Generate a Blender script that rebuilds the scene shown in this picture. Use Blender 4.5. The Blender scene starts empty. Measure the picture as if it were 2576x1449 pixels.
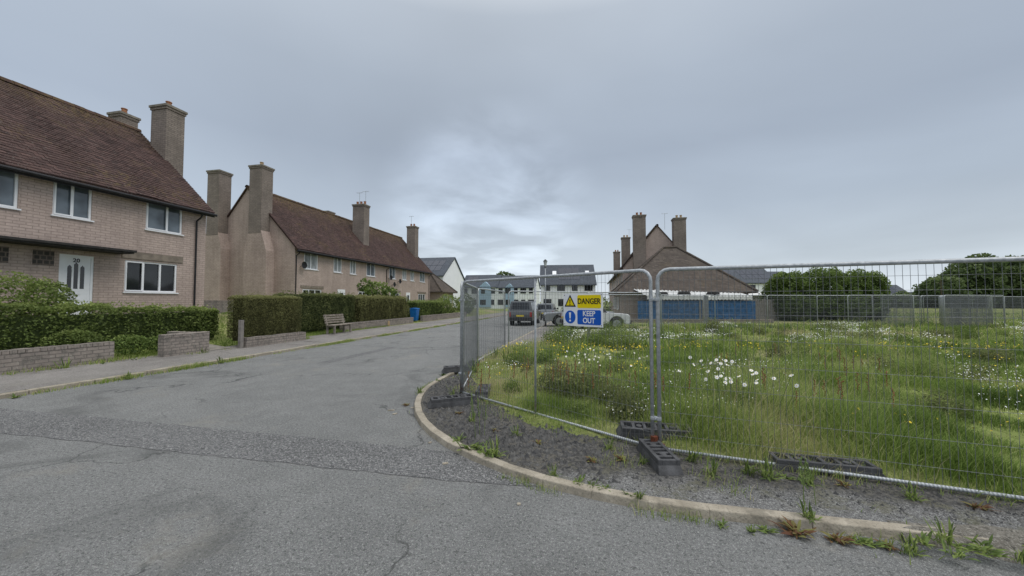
import bpy, bmesh, math, random
import numpy as np
from mathutils import Vector, Matrix
random.seed(7); rng=np.random.default_rng(7)
scene=bpy.context.scene; COL=scene.collection
YAW=math.radians(12.0); CA,SA=math.cos(YAW),math.sin(YAW)
def C(a,b,z=None):
    # survey axes (turned 12 degrees from the street) -> street axes
    x=CA*a-SA*b; y=SA*a+CA*b
    return (x,y) if z is None else (x,y,z)

# ------------------------------------------------------------------ materials
class G:
    def __init__(s,name):
        s.m=bpy.data.materials.new(name); s.m.use_nodes=True; s.t=s.m.node_tree; s.n=s.t.nodes
        s.b=s.n['Principled BSDF']
        s.obj=s.n.new('ShaderNodeTexCoord').outputs['Object']
        s.geo=s.n.new('ShaderNodeNewGeometry'); s.pos=s.geo.outputs['Position']
    def lk(s,a,b): s.t.links.new(a,b)
    def put(s,sock,v):
        if isinstance(v,(int,float)): sock.default_value=v
        elif isinstance(v,tuple): sock.default_value=(v[0],v[1],v[2],1) if len(sock.default_value)==4 else v
        else: s.lk(v,sock)
    def noise(s,scale,detail=3,vec=None,rough=.55,dist=0):
        n=s.n.new('ShaderNodeTexNoise'); n.inputs['Scale'].default_value=scale; n.inputs['Detail'].default_value=detail
        n.inputs['Roughness'].default_value=rough; n.inputs['Distortion'].default_value=dist
        s.lk(vec if vec is not None else s.obj,n.inputs['Vector']); return n.outputs[0]
    def mr(s,v,a,b,c=0,d=1):
        n=s.n.new('ShaderNodeMapRange'); s.lk(v,n.inputs[0])
        for i,k in enumerate((a,b,c,d)): n.inputs[i+1].default_value=k
        return n.outputs[0]
    def mix(s,f,a,b,mode='MIX'):
        n=s.n.new('ShaderNodeMix'); n.data_type='RGBA'; n.blend_type=mode
        s.put(n.inputs[0],f); s.put(n.inputs[6],a); s.put(n.inputs[7],b); return n.outputs[2]
    def math(s,op,a,b=0.0):
        n=s.n.new('ShaderNodeMath'); n.operation=op; s.put(n.inputs[0],a); s.put(n.inputs[1],b); return n.outputs[0]
    def xyz(s,vec):
        n=s.n.new('ShaderNodeSeparateXYZ'); s.lk(vec,n.inputs[0]); return n.outputs
    def comb(s,a,b,c=0.0):
        n=s.n.new('ShaderNodeCombineXYZ'); s.put(n.inputs[0],a); s.put(n.inputs[1],b); s.put(n.inputs[2],c); return n.outputs[0]
    def bump(s,h,st=.5,d=.01):
        n=s.n.new('ShaderNodeBump'); n.inputs['Strength'].default_value=st; n.inputs['Distance'].default_value=d
        s.lk(h,n.inputs['Height']); s.lk(n.outputs[0],s.b.inputs['Normal'])
    def done(s,col,rough=.85,metal=0,spec=.3):
        s.put(s.b.inputs['Base Color'],col); s.put(s.b.inputs['Roughness'],rough)
        s.b.inputs['Metallic'].default_value=metal; s.b.inputs['Specular IOR Level'].default_value=spec
        return s.m

def plain(name,c,rough=.7,metal=0,var=.25,scale=6,bump=0,bs=60,spec=.3):
    g=G(name); f=g.mr(g.noise(scale,4),.3,.7)
    lo=tuple(k*(1-var) for k in c); hi=tuple(min(1,k*(1+var*.6)) for k in c)
    if bump: g.bump(g.noise(bs,3),bump,.01)
    return g.done(g.mix(f,lo,hi),rough,metal,spec)

def brickmat(name,c1,c2,mort,bw=.29,bh=.098,ms=.012,stain=.35,bumpd=.006,lichen=0):
    g=G(name); o=g.xyz(g.obj)
    v=g.comb(g.math('ADD',o[0],o[1]),o[2])
    b=g.n.new('ShaderNodeTexBrick'); g.lk(v,b.inputs['Vector']); b.inputs['Scale'].default_value=1
    b.inputs['Brick Width'].default_value=bw; b.inputs['Row Height'].default_value=bh; b.inputs['Mortar Size'].default_value=ms
    b.inputs['Mortar Smooth'].default_value=.3; b.inputs['Bias'].default_value=-.1
    b.inputs['Color1'].default_value=(*c1,1); b.inputs['Color2'].default_value=(*c2,1); b.inputs['Mortar'].default_value=(*mort,1)
    n1=g.mr(g.noise(.7,5,dist=.4),.35,.7); n2=g.mr(g.noise(9,4),.3,.75)
    c=g.mix(g.math('MULTIPLY',n1,stain),b.outputs['Color'],tuple(k*.5 for k in c2))
    st=g.noise(1.0,4,vec=g.comb(g.math('MULTIPLY',g.math('ADD',o[0],o[1]),3.0),g.math('MULTIPLY',o[2],.35)))
    c=g.mix(g.math('MULTIPLY',g.mr(st,.48,.72),.45),c,tuple(k*.55 for k in c2))
    c=g.mix(g.math('MULTIPLY',n2,.28),c,tuple(min(1,k*1.35) for k in c1))
    n3=g.mr(g.noise(45,2),.55,.75)
    c=g.mix(g.math('MULTIPLY',n3,.3),c,tuple(k*.5 for k in c1))
    if lichen:
        c=g.mix(g.math('MULTIPLY',g.mr(g.noise(6,5,rough=.75),.50,.62),lichen),c,(.13,.125,.11))
        c=g.mix(g.math('MULTIPLY',g.mr(g.noise(11,4,rough=.8),.60,.66),lichen),c,(.45,.44,.38))
    h=g.math('SUBTRACT',g.math('MULTIPLY',g.noise(35,3),.5),b.outputs['Fac'])
    g.bump(h,.7,bumpd)
    return g.done(c,.92,0,.15)

M={}
M['brick']=brickmat('buff_pink_painted_brick',(.55,.44,.385),(.46,.365,.32),(.31,.25,.22),stain=.45)
M['brick_c']=brickmat('chimney_brick',(.31,.26,.225),(.225,.19,.165),(.14,.12,.105),stain=.6)
M['brick_w']=brickmat('garden_wall_brick',(.37,.32,.28),(.27,.235,.21),(.16,.145,.13),bw=.23,bh=.09,stain=.6,lichen=.6)
M['concrete']=plain('weathered_concrete',(.24,.215,.18),.9,var=.35,scale=5,bump=.4)
M['lintel']=plain('concrete_lintel_stone',(.25,.21,.17),.9,var=.3,scale=5,bump=.3)
M['upvc']=plain('white_upvc',(.84,.85,.87),.35,var=.04)
M['black']=plain('black_plastic',(.02,.02,.022),.5)
M['dark']=plain('dark_felt',(.045,.042,.04),.9,var=.4,bump=.3)
M['terracotta']=plain('terracotta',(.33,.15,.08),.8,var=.35,scale=12)
M['buffpot']=plain('buff_clay',(.42,.30,.17),.8,var=.35,scale=12)
def glass(name,c,r=.06):
    g=G(name); f=g.mr(g.noise(1.4,2),.35,.65); return g.done(g.mix(f,tuple(k*.6 for k in c),tuple(k*1.3 for k in c)),r,0,.6)
M['glass']=glass('dark_glass',(.018,.02,.023))
M['glass_b']=glass('curtained_glass',(.13,.155,.18))
M['glass_n']=glass('net_curtain_glass',(.34,.36,.37),.15)
M['glassblock']=brickmat('glass_block',(.10,.09,.085),(.07,.065,.06),(.25,.2,.17),bw=.15,bh=.15,ms=.02)

def roofmat(name,geo=True,slate=False,base=(.112,.068,.060),b2=(.046,.030,.028),mossy=.62):
    g=G(name); o=g.xyz(g.obj)
    if slate: base,b2=(.085,.098,.12),(.06,.07,.085)
    if geo:
        a=g.n.new('ShaderNodeAttribute'); a.attribute_name='tint'; f=a.outputs['Fac']
        h=g.noise(60,3)
    else:
        b=g.n.new('ShaderNodeTexBrick'); g.lk(g.comb(g.math('ADD',o[0],o[1]),g.math('MULTIPLY',o[2],1.42)),b.inputs['Vector'])
        b.inputs['Scale'].default_value=1; b.inputs['Brick Width'].default_value=.3; b.inputs['Row Height'].default_value=.2
        b.inputs['Mortar Size'].default_value=.015; b.inputs['Color1'].default_value=(0,0,0,1); b.inputs['Color2'].default_value=(1,1,1,1)
        b.inputs['Mortar'].default_value=(0,0,0,1); f=b.outputs['Color']; h=g.math('SUBTRACT',0.0,b.outputs['Fac'])
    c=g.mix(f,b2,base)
    c=g.mix(g.math('MULTIPLY',g.mr(g.noise(.9,5,dist=.5),.4,.7),.6),c,tuple(k*.55 for k in base))
    if not slate:
        moss=g.math('MULTIPLY',g.mr(g.noise(6,5,rough=.75),.50,.62),g.mr(g.noise(.5,3),.48,.64))
        hi=g.mr(o[2],7.6,9.6)
        moss=g.math('ADD',g.math('MULTIPLY',moss,.8),g.math('MULTIPLY',g.math('MULTIPLY',hi,hi),g.mr(g.noise(7,4,rough=.7),.42,.62)))
        moss=g.math('MULTIPLY',g.math('MINIMUM',moss,.9),mossy)
        c=g.mix(moss,c,(.17,.125,.045))
        c=g.mix(g.math('MULTIPLY',g.mr(g.noise(16,3,rough=.8),.60,.68),.5),c,(.27,.255,.225))
    g.bump(h,.6,.012)
    return g.done(c,.92 if not slate else .5,0,.2)
M['tiles']=roofmat('brown_clay_tiles'); M['tiles_flat']=roofmat('grey_brown_tiles',geo=False,base=(.135,.112,.095),b2=(.075,.062,.054),mossy=.5); M['slate']=roofmat('grey_slate',geo=False,slate=True)
M['render']=plain('white_render',(.90,.91,.92),.9,var=.04,scale=1)
M['clad']=plain('blue_grey_cladding',(.34,.46,.58),.7,var=.1)
M['solar']=plain('solar_glass',(.02,.026,.045),.2,var=.3,spec=.5)
g=G('galvanised_steel')
z=g.xyz(g.pos)
rust=g.math('MULTIPLY',g.mr(z[2],.30,.10),g.mr(g.noise(9,4,vec=g.pos),.50,.58))
c=g.mix(g.mr(g.noise(30,4,vec=g.pos),.3,.7),(.30,.32,.335),(.50,.52,.54)); c=g.mix(rust,c,(.22,.055,.02))
M['galv']=g.done(c,.5,.3,.5)
g=G('galvanised_ribbed_rail')
w=g.n.new('ShaderNodeTexWave'); w.inputs['Scale'].default_value=12; w.bands_direction='X'; g.lk(g.obj,w.inputs['Vector'])
c=g.mix(w.outputs['Fac'],(.28,.30,.31),(.54,.56,.58)); g.bump(w.outputs['Fac'],.6,.004)
M['rail']=g.done(c,.5,.3,.5)
M['wire']=plain('galvanised_wire',(.20,.21,.22),.5,.4)
M['rubber']=plain('recycled_black_plastic',(.085,.085,.088),.75,var=.5,scale=9,bump=.5,bs=90)
M['rust']=plain('rusty_steel',(.16,.05,.025),.9,var=.5,scale=30)

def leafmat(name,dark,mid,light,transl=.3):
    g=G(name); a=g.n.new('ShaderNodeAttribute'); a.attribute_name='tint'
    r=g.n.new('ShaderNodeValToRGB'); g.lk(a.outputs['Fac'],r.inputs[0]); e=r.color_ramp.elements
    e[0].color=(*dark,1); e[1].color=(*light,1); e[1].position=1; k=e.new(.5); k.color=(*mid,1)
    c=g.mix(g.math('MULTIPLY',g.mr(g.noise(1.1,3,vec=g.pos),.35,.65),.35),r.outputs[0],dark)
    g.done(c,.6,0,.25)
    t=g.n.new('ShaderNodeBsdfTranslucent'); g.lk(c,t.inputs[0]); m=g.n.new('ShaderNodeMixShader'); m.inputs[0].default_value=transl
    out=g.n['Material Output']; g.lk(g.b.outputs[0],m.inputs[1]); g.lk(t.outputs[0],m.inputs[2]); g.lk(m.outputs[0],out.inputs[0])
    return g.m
M['hedge']=leafmat('hedge_leaves',(.060,.085,.026),(.195,.260,.070),(.38,.44,.14),.42)
M['hedge2']=leafmat('dark_hedge_leaves',(.048,.064,.024),(.155,.185,.068),(.31,.32,.13),.42)
M['olive']=leafmat('olive_privet_leaves',(.080,.080,.034),(.230,.235,.090),(.40,.40,.17),.42)
M['conifer']=leafmat('dark_conifer_leaves',(.040,.064,.018),(.130,.195,.046),(.26,.34,.09),.4)
M['wood']=leafmat('woodland_leaves',(.040,.060,.026),(.115,.165,.058),(.22,.28,.11),.4)
M['weed']=leafmat('weed_leaves',(.05,.085,.02),(.16,.23,.055),(.30,.36,.10))
M['redweed']=leafmat('reddish_weed_leaves',(.10,.035,.02),(.20,.11,.05),(.24,.28,.08))
M['bark']=plain('bark',(.09,.07,.05),.95,var=.5,scale=15,bump=.6)
g=G('meadow_grass_blades'); a=g.n.new('ShaderNodeAttribute'); a.attribute_name='tint'
r=g.n.new('ShaderNodeValToRGB'); g.lk(a.outputs['Fac'],r.inputs[0]); e=r.color_ramp.elements
e[0].color=(.055,.095,.020,1); e[1].color=(.56,.44,.30,1); e[1].position=1
for p,cc in ((.35,(.185,.275,.055)),(.62,(.35,.43,.12)),(.82,(.48,.46,.22))):
    k=e.new(p); k.color=(*cc,1)
g.done(r.outputs[0],.6,0,.2); t=g.n.new('ShaderNodeBsdfTranslucent'); g.lk(r.outputs[0],t.inputs[0]); m=g.n.new('ShaderNodeMixShader'); m.inputs[0].default_value=.38
g.lk(g.b.outputs[0],m.inputs[1]); g.lk(t.outputs[0],m.inputs[2]); g.lk(m.outputs[0],g.n['Material Output'].inputs[0]); M['grass']=g.m
M['petal']=plain('white_petals',(.88,.88,.85),.6,var=.05); M['yellow']=plain('yellow_petals',(.75,.55,.02),.6,var=.1)

def asphalt(name,a,b,speck=(.42,.42,.40),coarse=130,crack=True,grit=False,amp=1.0):
    g=G(name)
    c=g.mix(g.mr(g.noise(.35,5,vec=g.pos,dist=.6),.35,.65),a,b)
    c=g.mix(g.math('MULTIPLY',g.mr(g.noise(2.3,5,vec=g.pos,rough=.7),.45,.7),.45),c,tuple(k*1.4 for k in b))
    c=g.mix(g.math('MULTIPLY',g.mr(g.noise(coarse*.26,3,vec=g.pos,rough=.7),.50,.66),.75*amp),c,tuple(k*.30 for k in a))
    c=g.mix(g.math('MULTIPLY',g.mr(g.noise(coarse*.42,2,vec=g.pos,rough=.7),.56,.66),.65*amp),c,speck)
    sp=g.noise(coarse*1.1,2,vec=g.pos); c=g.mix(g.math('MULTIPLY',g.mr(sp,.54,.66),.75*amp),c,speck)
    h=g.noise(coarse*.45,4,vec=g.pos,rough=.7)
    if crack:
        v=g.n.new('ShaderNodeTexVoronoi'); v.feature='DISTANCE_TO_EDGE'; v.inputs['Scale'].default_value=.42
        ad=g.n.new('ShaderNodeVectorMath'); ad.operation='MULTIPLY_ADD'
        nn=g.n.new('ShaderNodeTexNoise'); nn.inputs['Scale'].default_value=1.6; nn.inputs['Detail'].default_value=6; g.lk(g.pos,nn.inputs['Vector'])
        g.lk(nn.outputs[1],ad.inputs[0]); ad.inputs[1].default_value=(1.3,1.3,0); g.lk(g.pos,ad.inputs[2]); g.lk(ad.outputs[0],v.inputs['Vector'])
        ck=g.math('MULTIPLY',g.mr(v.outputs[0],.010,.002),g.mr(g.noise(.5,2,vec=g.pos),.46,.54))
        c=g.mix(g.math('MULTIPLY',ck,.65),c,tuple(k*.3 for k in a))
        ps=g.math('MULTIPLY',g.mr(g.noise(.8,6,vec=g.pos,rough=.75),.56,.68),.48)
        c=g.mix(ps,c,(.27,.255,.22))
        dk=g.math('MULTIPLY',g.mr(g.noise(.5,6,vec=g.pos,rough=.7,dist=1.0),.54,.66),.5)
        c=g.mix(dk,c,tuple(k*.5 for k in a))
    if grit:
        y=g.xyz(g.pos)[1]
        k=g.math('MULTIPLY',g.mr(g.math('ADD',y,g.math('MULTIPLY',g.noise(2.5,5,vec=g.pos),.9)),4.02,4.28),.85)
        c=g.mix(k,c,g.mix(g.mr(g.noise(28,4,vec=g.pos),.4,.65),(.035,.033,.03),(.14,.13,.115)))
        k=g.math('MULTIPLY',g.mr(g.noise(3.5,5,vec=g.pos,rough=.7),.52,.64),.5); c=g.mix(k,c,(.12,.115,.06))
    g.bump(h,1,.016)
    return g.done(c,.88,0,.25)
M['asphalt']=asphalt('worn_asphalt',(.145,.148,.145),(.185,.187,.182))
M['patch']=asphalt('chipping_patch',(.095,.096,.096),(.125,.126,.125),speck=(.40,.395,.385),coarse=80,crack=False)
M['pave']=asphalt('pavement_asphalt',(.105,.104,.102),(.15,.147,.143),coarse=110,grit=True)
M['pave_l']=asphalt('footway_asphalt',(.18,.164,.15),(.23,.212,.195),coarse=110,amp=.7)
g=G('worn_concrete_kerb'); c=g.mix(g.mr(g.noise(5,5,vec=g.pos,rough=.7),.3,.7),(.25,.22,.17),(.46,.41,.33))
c=g.mix(g.math('MULTIPLY',g.mr(g.noise(2.2,5,vec=g.pos,rough=.75),.52,.62),.55),c,(.16,.145,.115)); c=g.mix(g.math('MULTIPLY',g.mr(g.noise(60,3,vec=g.pos),.55,.7),.6),c,(.12,.11,.09))
g.bump(g.noise(50,4,vec=g.pos),.8,.01); M['kerb']=g.done(c,.9,0,.2)
M['dirt']=asphalt('dirt_and_grit',(.13,.12,.10),(.20,.185,.155),speck=(.34,.32,.28),coarse=90,crack=False)
M['gravelbed']=asphalt('black_grit',(.055,.053,.05),(.11,.10,.085),speck=(.20,.19,.16),coarse=90,crack=False)
g=G('black_tarmac_stone'); c=g.mix(g.mr(g.noise(14,4,vec=g.pos),.3,.7),(.045,.045,.048),(.15,.145,.135)); M['stone']=g.done(c,.85,0,.3)
g=G('meadow_soil'); c=g.mix(g.mr(g.noise(.6,5,vec=g.pos),.35,.65),(.16,.20,.06),(.27,.31,.10))
c=g.mix(g.math('MULTIPLY',g.mr(g.noise(.25,4,vec=g.pos),.48,.66),.75),c,(.36,.30,.19)); c=g.mix(g.math('MULTIPLY',g.mr(g.noise(9,4,vec=g.pos),.45,.7),.5),c,(.09,.095,.035))
g.bump(g.noise(12,4,vec=g.pos),1,.08); M['soil']=g.done(c,.95,0,.1)
g=G('ground_grass'); c=g.mix(g.mr(g.noise(.05,5,vec=g.pos),.35,.65),(.16,.20,.06),(.24,.27,.10)); M['ground']=g.done(c,.95,0,.1)
M['blue']=plain('blue_painted_boards',(.020,.105,.25),.6,var=.55,scale=4)
M['sbark']=plain('weathered_timber',(.27,.235,.195),.85,var=.4,scale=8,bump=.3)
M['fencewood']=plain('grey_timber',(.24,.22,.20),.9,var=.35)
M['tin']=plain('pale_corrugated_sheet',(.70,.70,.68),.6,var=.25)
M['tyre']=plain('tyre_rubber',(.02,.02,.02),.8); M['rim']=plain('alloy_rim',(.45,.46,.47),.35,.6)
M['cwhite']=plain('white_car_paint',(.72,.73,.74),.25,var=.05,spec=.5); M['cdark']=plain('dark_grey_car_paint',(.13,.135,.14),.25,.3,var=.1,spec=.5)
M['csilver']=plain('silver_car_paint',(.26,.27,.28),.28,.4,var=.06,spec=.5)
M['lamp']=plain('clear_lamp_plastic',(.5,.52,.52),.15,spec=.6); M['redlamp']=plain('red_lamp_plastic',(.30,.012,.01),.2,spec=.6)
M['plate_y']=plain('number_plate_yellow',(.65,.50,.05),.5,var=.03)
M['signw']=plain('white_sign_plastic',(.82,.83,.84),.45,var=.04); M['signy']=plain('yellow_sign_ink',(.84,.66,.0),.45,var=.03)
M['signb']=plain('blue_sign_ink',(.005,.10,.50),.45,var=.03); M['signk']=plain('black_sign_ink',(.012,.012,.012),.5,var=.03)
M['blueplastic']=plain('blue_plastic',(.01,.13,.40),.45)
M['lawnpath']=plain('concrete_path',(.26,.24,.21),.9,var=.3,bump=.3)
M['stemg']=plain('green_stems',(.15,.21,.06),.7); M['seed']=plain('brown_seed_heads',(.25,.10,.05),.8)

# ------------------------------------------------------------------ mesh helpers
class MB:
    def __init__(s): s.v=[];s.f=[];s.m=[]
    def add(s,vs,fs,m=0):
        o=len(s.v); s.v+=[tuple(p) for p in vs]; s.f+=[tuple(i+o for i in f) for f in fs]; s.m+=[m]*len(fs); return s
    def box(s,x0,y0,z0,x1,y1,z1,m=0,T=None):
        vs=[Vector(p) for p in ((x0,y0,z0),(x1,y0,z0),(x1,y1,z0),(x0,y1,z0),(x0,y0,z1),(x1,y0,z1),(x1,y1,z1),(x0,y1,z1))]
        if T is not None: vs=[T@p for p in vs]
        return s.add(vs,[(0,3,2,1),(4,5,6,7),(0,1,5,4),(1,2,6,5),(2,3,7,6),(3,0,4,7)],m)
    def tube(s,pts,r,n=6,m=0,r2=None,cap=True):
        pts=[Vector(p) for p in pts]; rings=[]; k=len(pts); prev=None
        for i,p in enumerate(pts):
            d=(pts[min(i+1,k-1)]-pts[max(i-1,0)]).normalized()
            if prev is None:
                up=Vector((0,0,1)) if abs(d.z)<.9 else Vector((1,0,0)); a=d.cross(up).normalized()
            else:
                a=(prev-d*prev.dot(d)).normalized()
            prev=a; b=d.cross(a); rr=r if r2 is None else r+(r2-r)*i/(k-1)
            rings.append([p+(a*math.cos(t)+b*math.sin(t))*rr for t in [2*math.pi*j/n for j in range(n)]])
        vs=[q for R in rings for q in R]; fs=[]
        for i in range(k-1):
            for j in range(n): fs.append((i*n+j,i*n+(j+1)%n,(i+1)*n+(j+1)%n,(i+1)*n+j))
        if cap: fs+= [tuple(range(n-1,-1,-1)),tuple((k-1)*n+j for j in range(n))]
        return s.add(vs,fs,m)
    def prism(s,poly,y0,y1,m=0,axis='y'):
        n=len(poly)
        f=(lambda a,b,c:(a,c,b)) if axis=='y' else ((lambda a,b,c:(c,a,b)) if axis=='x' else (lambda a,b,c:(a,b,c)))
        vs=[f(a,b,y0) for a,b in poly]+[f(a,b,y1) for a,b in poly]
        fs=[tuple(range(n)),tuple(range(2*n-1,n-1,-1))]+[(i,i+n,(i+1)%n+n,(i+1)%n) for i in range(n)]
        return s.add(vs,fs,m)
    def make(s,name,mats,parent=None,loc=(0,0,0),rotz=0,bevel=0,smooth=False,kind=None,label=None,category=None,group=None):
        me=bpy.data.meshes.new(name); me.from_pydata(s.v,[],s.f)
        if not isinstance(mats,(list,tuple)): mats=[mats]
        for q in mats: me.materials.append(q)
        me.polygons.foreach_set('material_index',s.m)
        bm=bmesh.new(); bm.from_mesh(me); bmesh.ops.recalc_face_normals(bm,faces=bm.faces); bm.to_mesh(me); bm.free()
        if smooth: me.polygons.foreach_set('use_smooth',[True]*len(me.polygons))
        return put(name,me,parent,loc,rotz,bevel,kind,label,category,group)
def put(name,me,parent=None,loc=(0,0,0),rotz=0,bevel=0,kind=None,label=None,category=None,group=None):
    ob=bpy.data.objects.new(name,me); COL.objects.link(ob); ob.location=loc; ob.rotation_euler=(0,0,rotz)
    if parent: ob.parent=parent
    if bevel:
        b=ob.modifiers.new('bevel','BEVEL'); b.width=bevel; b.segments=2; b.limit_method='ANGLE'
    if kind: ob['kind']=kind
    if label: ob['label']=label
    if category: ob['category']=category
    if group: ob['group']=group
    return ob
def thing(name,label,cat,loc,rotz=0,group=None):
    return put(name,None,None,loc,rotz,0,None,label,cat,group)
def npmesh(name,verts,nper,mat,tint=None):
    verts=np.asarray(verts,dtype=np.float32).reshape(-1,3); n=len(verts)
    me=bpy.data.meshes.new(name); me.vertices.add(n); me.vertices.foreach_set('co',verts.ravel())
    me.loops.add(n); me.loops.foreach_set('vertex_index',np.arange(n,dtype=np.int32))
    me.polygons.add(n//nper); me.polygons.foreach_set('loop_start',np.arange(0,n,nper,dtype=np.int32))
    me.update(calc_edges=True)
    if tint is not None:
        a=me.attributes.new('tint','FLOAT','POINT'); a.data.foreach_set('value',np.repeat(np.asarray(tint,dtype=np.float32),nper))
    me.materials.append(mat); return me
def vn(x,y,seed,f,z=0):
    r=np.random.default_rng(seed); o=0
    for i in range(6):
        a=r.uniform(0,6.28); k=f*r.uniform(.6,1.9); o=o+np.sin((x*math.cos(a)+y*math.sin(a)+z*r.uniform(-1,1))*k+r.uniform(0,6.28))
    return o/6*1.6
def leafquads(P,size,flat=0.0,asp=.6):
    n=len(P); d=rng.normal(size=(n,3)); d[:,2]+=flat; d/=np.linalg.norm(d,axis=1)[:,None]
    r=rng.normal(size=(n,3)); a=np.cross(d,r); a/=np.linalg.norm(a,axis=1)[:,None]; b=np.cross(d,a)
    s=size*rng.uniform(.6,1.3,n)[:,None]; a=a*s; b=b*s*asp
    return np.stack([P-a,P-b*.9,P+a,P+b],axis=1)
def boxquads(x0,y0,z0,x1,y1,z1):
    v=[(x0,y0,z0),(x1,y0,z0),(x1,y1,z0),(x0,y1,z0),(x0,y0,z1),(x1,y0,z1),(x1,y1,z1),(x0,y1,z1)]
    return np.array([[v[i] for i in f] for f in [(0,3,2,1),(4,5,6,7),(0,1,5,4),(1,2,6,5),(2,3,7,6),(3,0,4,7)]],dtype=float)
def hedge(label,x0,y0,x1,y1,z0,z1,mat,dens=900,size=.035,name='hedge',rough=.10,zf=None,rotz=0,loc=None,group='clipped garden hedges'):
    cx,cy=(x0+x1)/2,(y0+y1)/2; X,Y,H=(x1-x0)/2,(y1-y0)/2,z1-z0
    areas=np.array([2*Y*H,2*Y*H,2*X*H,2*X*H,4*X*Y]); n=int(areas.sum()*dens); f=rng.choice(5,n,p=areas/areas.sum())
    u=rng.uniform(-1,1,n); w=rng.uniform(0,1,n); P=np.zeros((n,3)); N=np.zeros((n,3))
    for i,(ax,sg) in enumerate(((0,1),(0,-1),(1,1),(1,-1),(2,1))):
        q=f==i
        if ax==0: P[q]=np.stack([np.full(q.sum(),sg*X),u[q]*Y,w[q]*H],1)
        elif ax==1: P[q]=np.stack([u[q]*X,np.full(q.sum(),sg*Y),w[q]*H],1)
        else: P[q]=np.stack([u[q]*X,(w[q]*2-1)*Y,np.full(q.sum(),H)],1)
        N[q,ax]=sg
    ex=np.clip((np.abs(P[:,0])-(X-.12))/.12,0,1); ez=np.clip((P[:,2]-(H-.12))/.12,0,1); ey=np.clip((np.abs(P[:,1])-(Y-.12))/.12,0,1)
    P[:,2]-=.07*(ex**2+ey**2)*ez
    bul=vn(P[:,0]*1+P[:,1],P[:,2],int(abs(cx*7+cy))+1,2.6)*.6+vn(P[:,0]+P[:,1]*1.3,P[:,2],5,7)*.4
    P+=N*(bul*rough-np.abs(rng.normal(0,.05,n)))[:,None]
    if zf: P[:,2]*=zf(P[:,1]/Y)
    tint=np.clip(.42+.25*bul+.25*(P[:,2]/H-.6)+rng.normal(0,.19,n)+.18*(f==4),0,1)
    Q=leafquads(P,size,.2)
    m=int(4*X*Y*25+4*Y*12); S=np.stack([rng.uniform(-X,X,m),rng.uniform(-Y,Y,m),np.full(m,H)+rng.uniform(0,.13,m)],1)
    if zf: S[:,2]*=zf(S[:,1]/Y)
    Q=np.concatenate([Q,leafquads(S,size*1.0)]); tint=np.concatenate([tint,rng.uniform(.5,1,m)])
    ins=.13; zt=H-ins if not zf else (H-ins)*min(zf(-1.0),zf(1.0),zf(0.0))
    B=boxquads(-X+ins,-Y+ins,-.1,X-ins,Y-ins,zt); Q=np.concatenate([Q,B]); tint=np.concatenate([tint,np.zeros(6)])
    me=npmesh(name,Q,4,mat,tint)
    return put(name,me,None,loc or (cx,cy,z0),rotz,label=label,category='hedge',group=group)
def blobs(bl,dens,size,mat,name,flat=.2):
    Qs=[];T=[]
    for (cx,cy,cz,rx,ry,rz) in bl:
        n=int(dens*(rx*ry+ry*rz+rx*rz)*4); d=rng.normal(size=(n,3)); d/=np.linalg.norm(d,axis=1)[:,None]
        lum=vn(d[:,0]*3,d[:,1]*3,int(abs(cx*13+cy*7+cz))+2,1.6,d[:,2]*4)
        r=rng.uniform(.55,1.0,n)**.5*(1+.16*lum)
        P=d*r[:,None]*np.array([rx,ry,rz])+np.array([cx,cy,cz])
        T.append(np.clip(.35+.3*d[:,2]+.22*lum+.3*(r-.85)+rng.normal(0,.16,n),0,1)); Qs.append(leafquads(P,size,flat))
    return npmesh(name,np.concatenate(Qs),4,mat,np.concatenate(T))

# ------------------------------------------------------------------ setting
def rect(name,pts,z,mat,kind='structure'):
    return MB().add([(x,y,z) for x,y in pts],[tuple(range(len(pts)))]).make(name,mat,kind=kind)
rect('ground',[(-700,-500),(700,-500),(700,900),(-700,900)],-.06,M['ground'])
rect('road',[(-10.1,-30),(80,-30),(80,60),(-10.1,60)],0,M['asphalt'])
rect('road',[(-70,56),(-10.1,56),(-10.1,62),(-70,62)],-.01,M['asphalt'])
pts=[]
for i in range(60):
    x=-10-.0+i*(9.0/59); pts.append((x,4.15-.006*i*.4+random.uniform(-.02,.02)))
pp=pts+[(-.75,3.72),(-.45,3.42)]+[(x,3.36+random.uniform(-.02,.02)) for x in np.linspace(-1.2,-10,60)]
rect('road',pp,.004,M['patch'])
rect('road',[(-7.4,9.0),(-7.05,9.0),(-7.0,12.5),(-7.35,12.6)],.004,M['patch'])

def kd(x,y):
    x=np.asarray(x,float); y=np.asarray(y,float)
    d=np.minimum(x+3.2,y-3.2)
    inc=(x<.9)&(y<7.3); return np.where(inc,4.1-np.hypot(x-.9,y-7.3),d)
def thr(x,y):
    x=np.asarray(x,float); y=np.asarray(y,float)
    t=np.clip(1.32-(x-.4)*.20,.60,1.32)+vn(x,y,3,4)*.10
    t2=np.interp(y,[5.2,6.0,7.0,9.0,12.3,13.0],[1.30,1.15,.80,.35,.35,1.55])+vn(x,y,3,3)*.10
    return np.where(x<.2,np.minimum(t,t2),t)
def kerbpath():
    p=[(-3.2,y) for y in np.arange(60,7.3,-.92)]
    p+=[(.9+4.1*math.cos(a),7.3+4.1*math.sin(a)) for a in np.linspace(math.pi,1.5*math.pi,15)]
    p+=[(x,3.2) for x in np.arange(1.6,40,.92)]
    return p
kp=kerbpath(); mb=MB()
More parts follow.
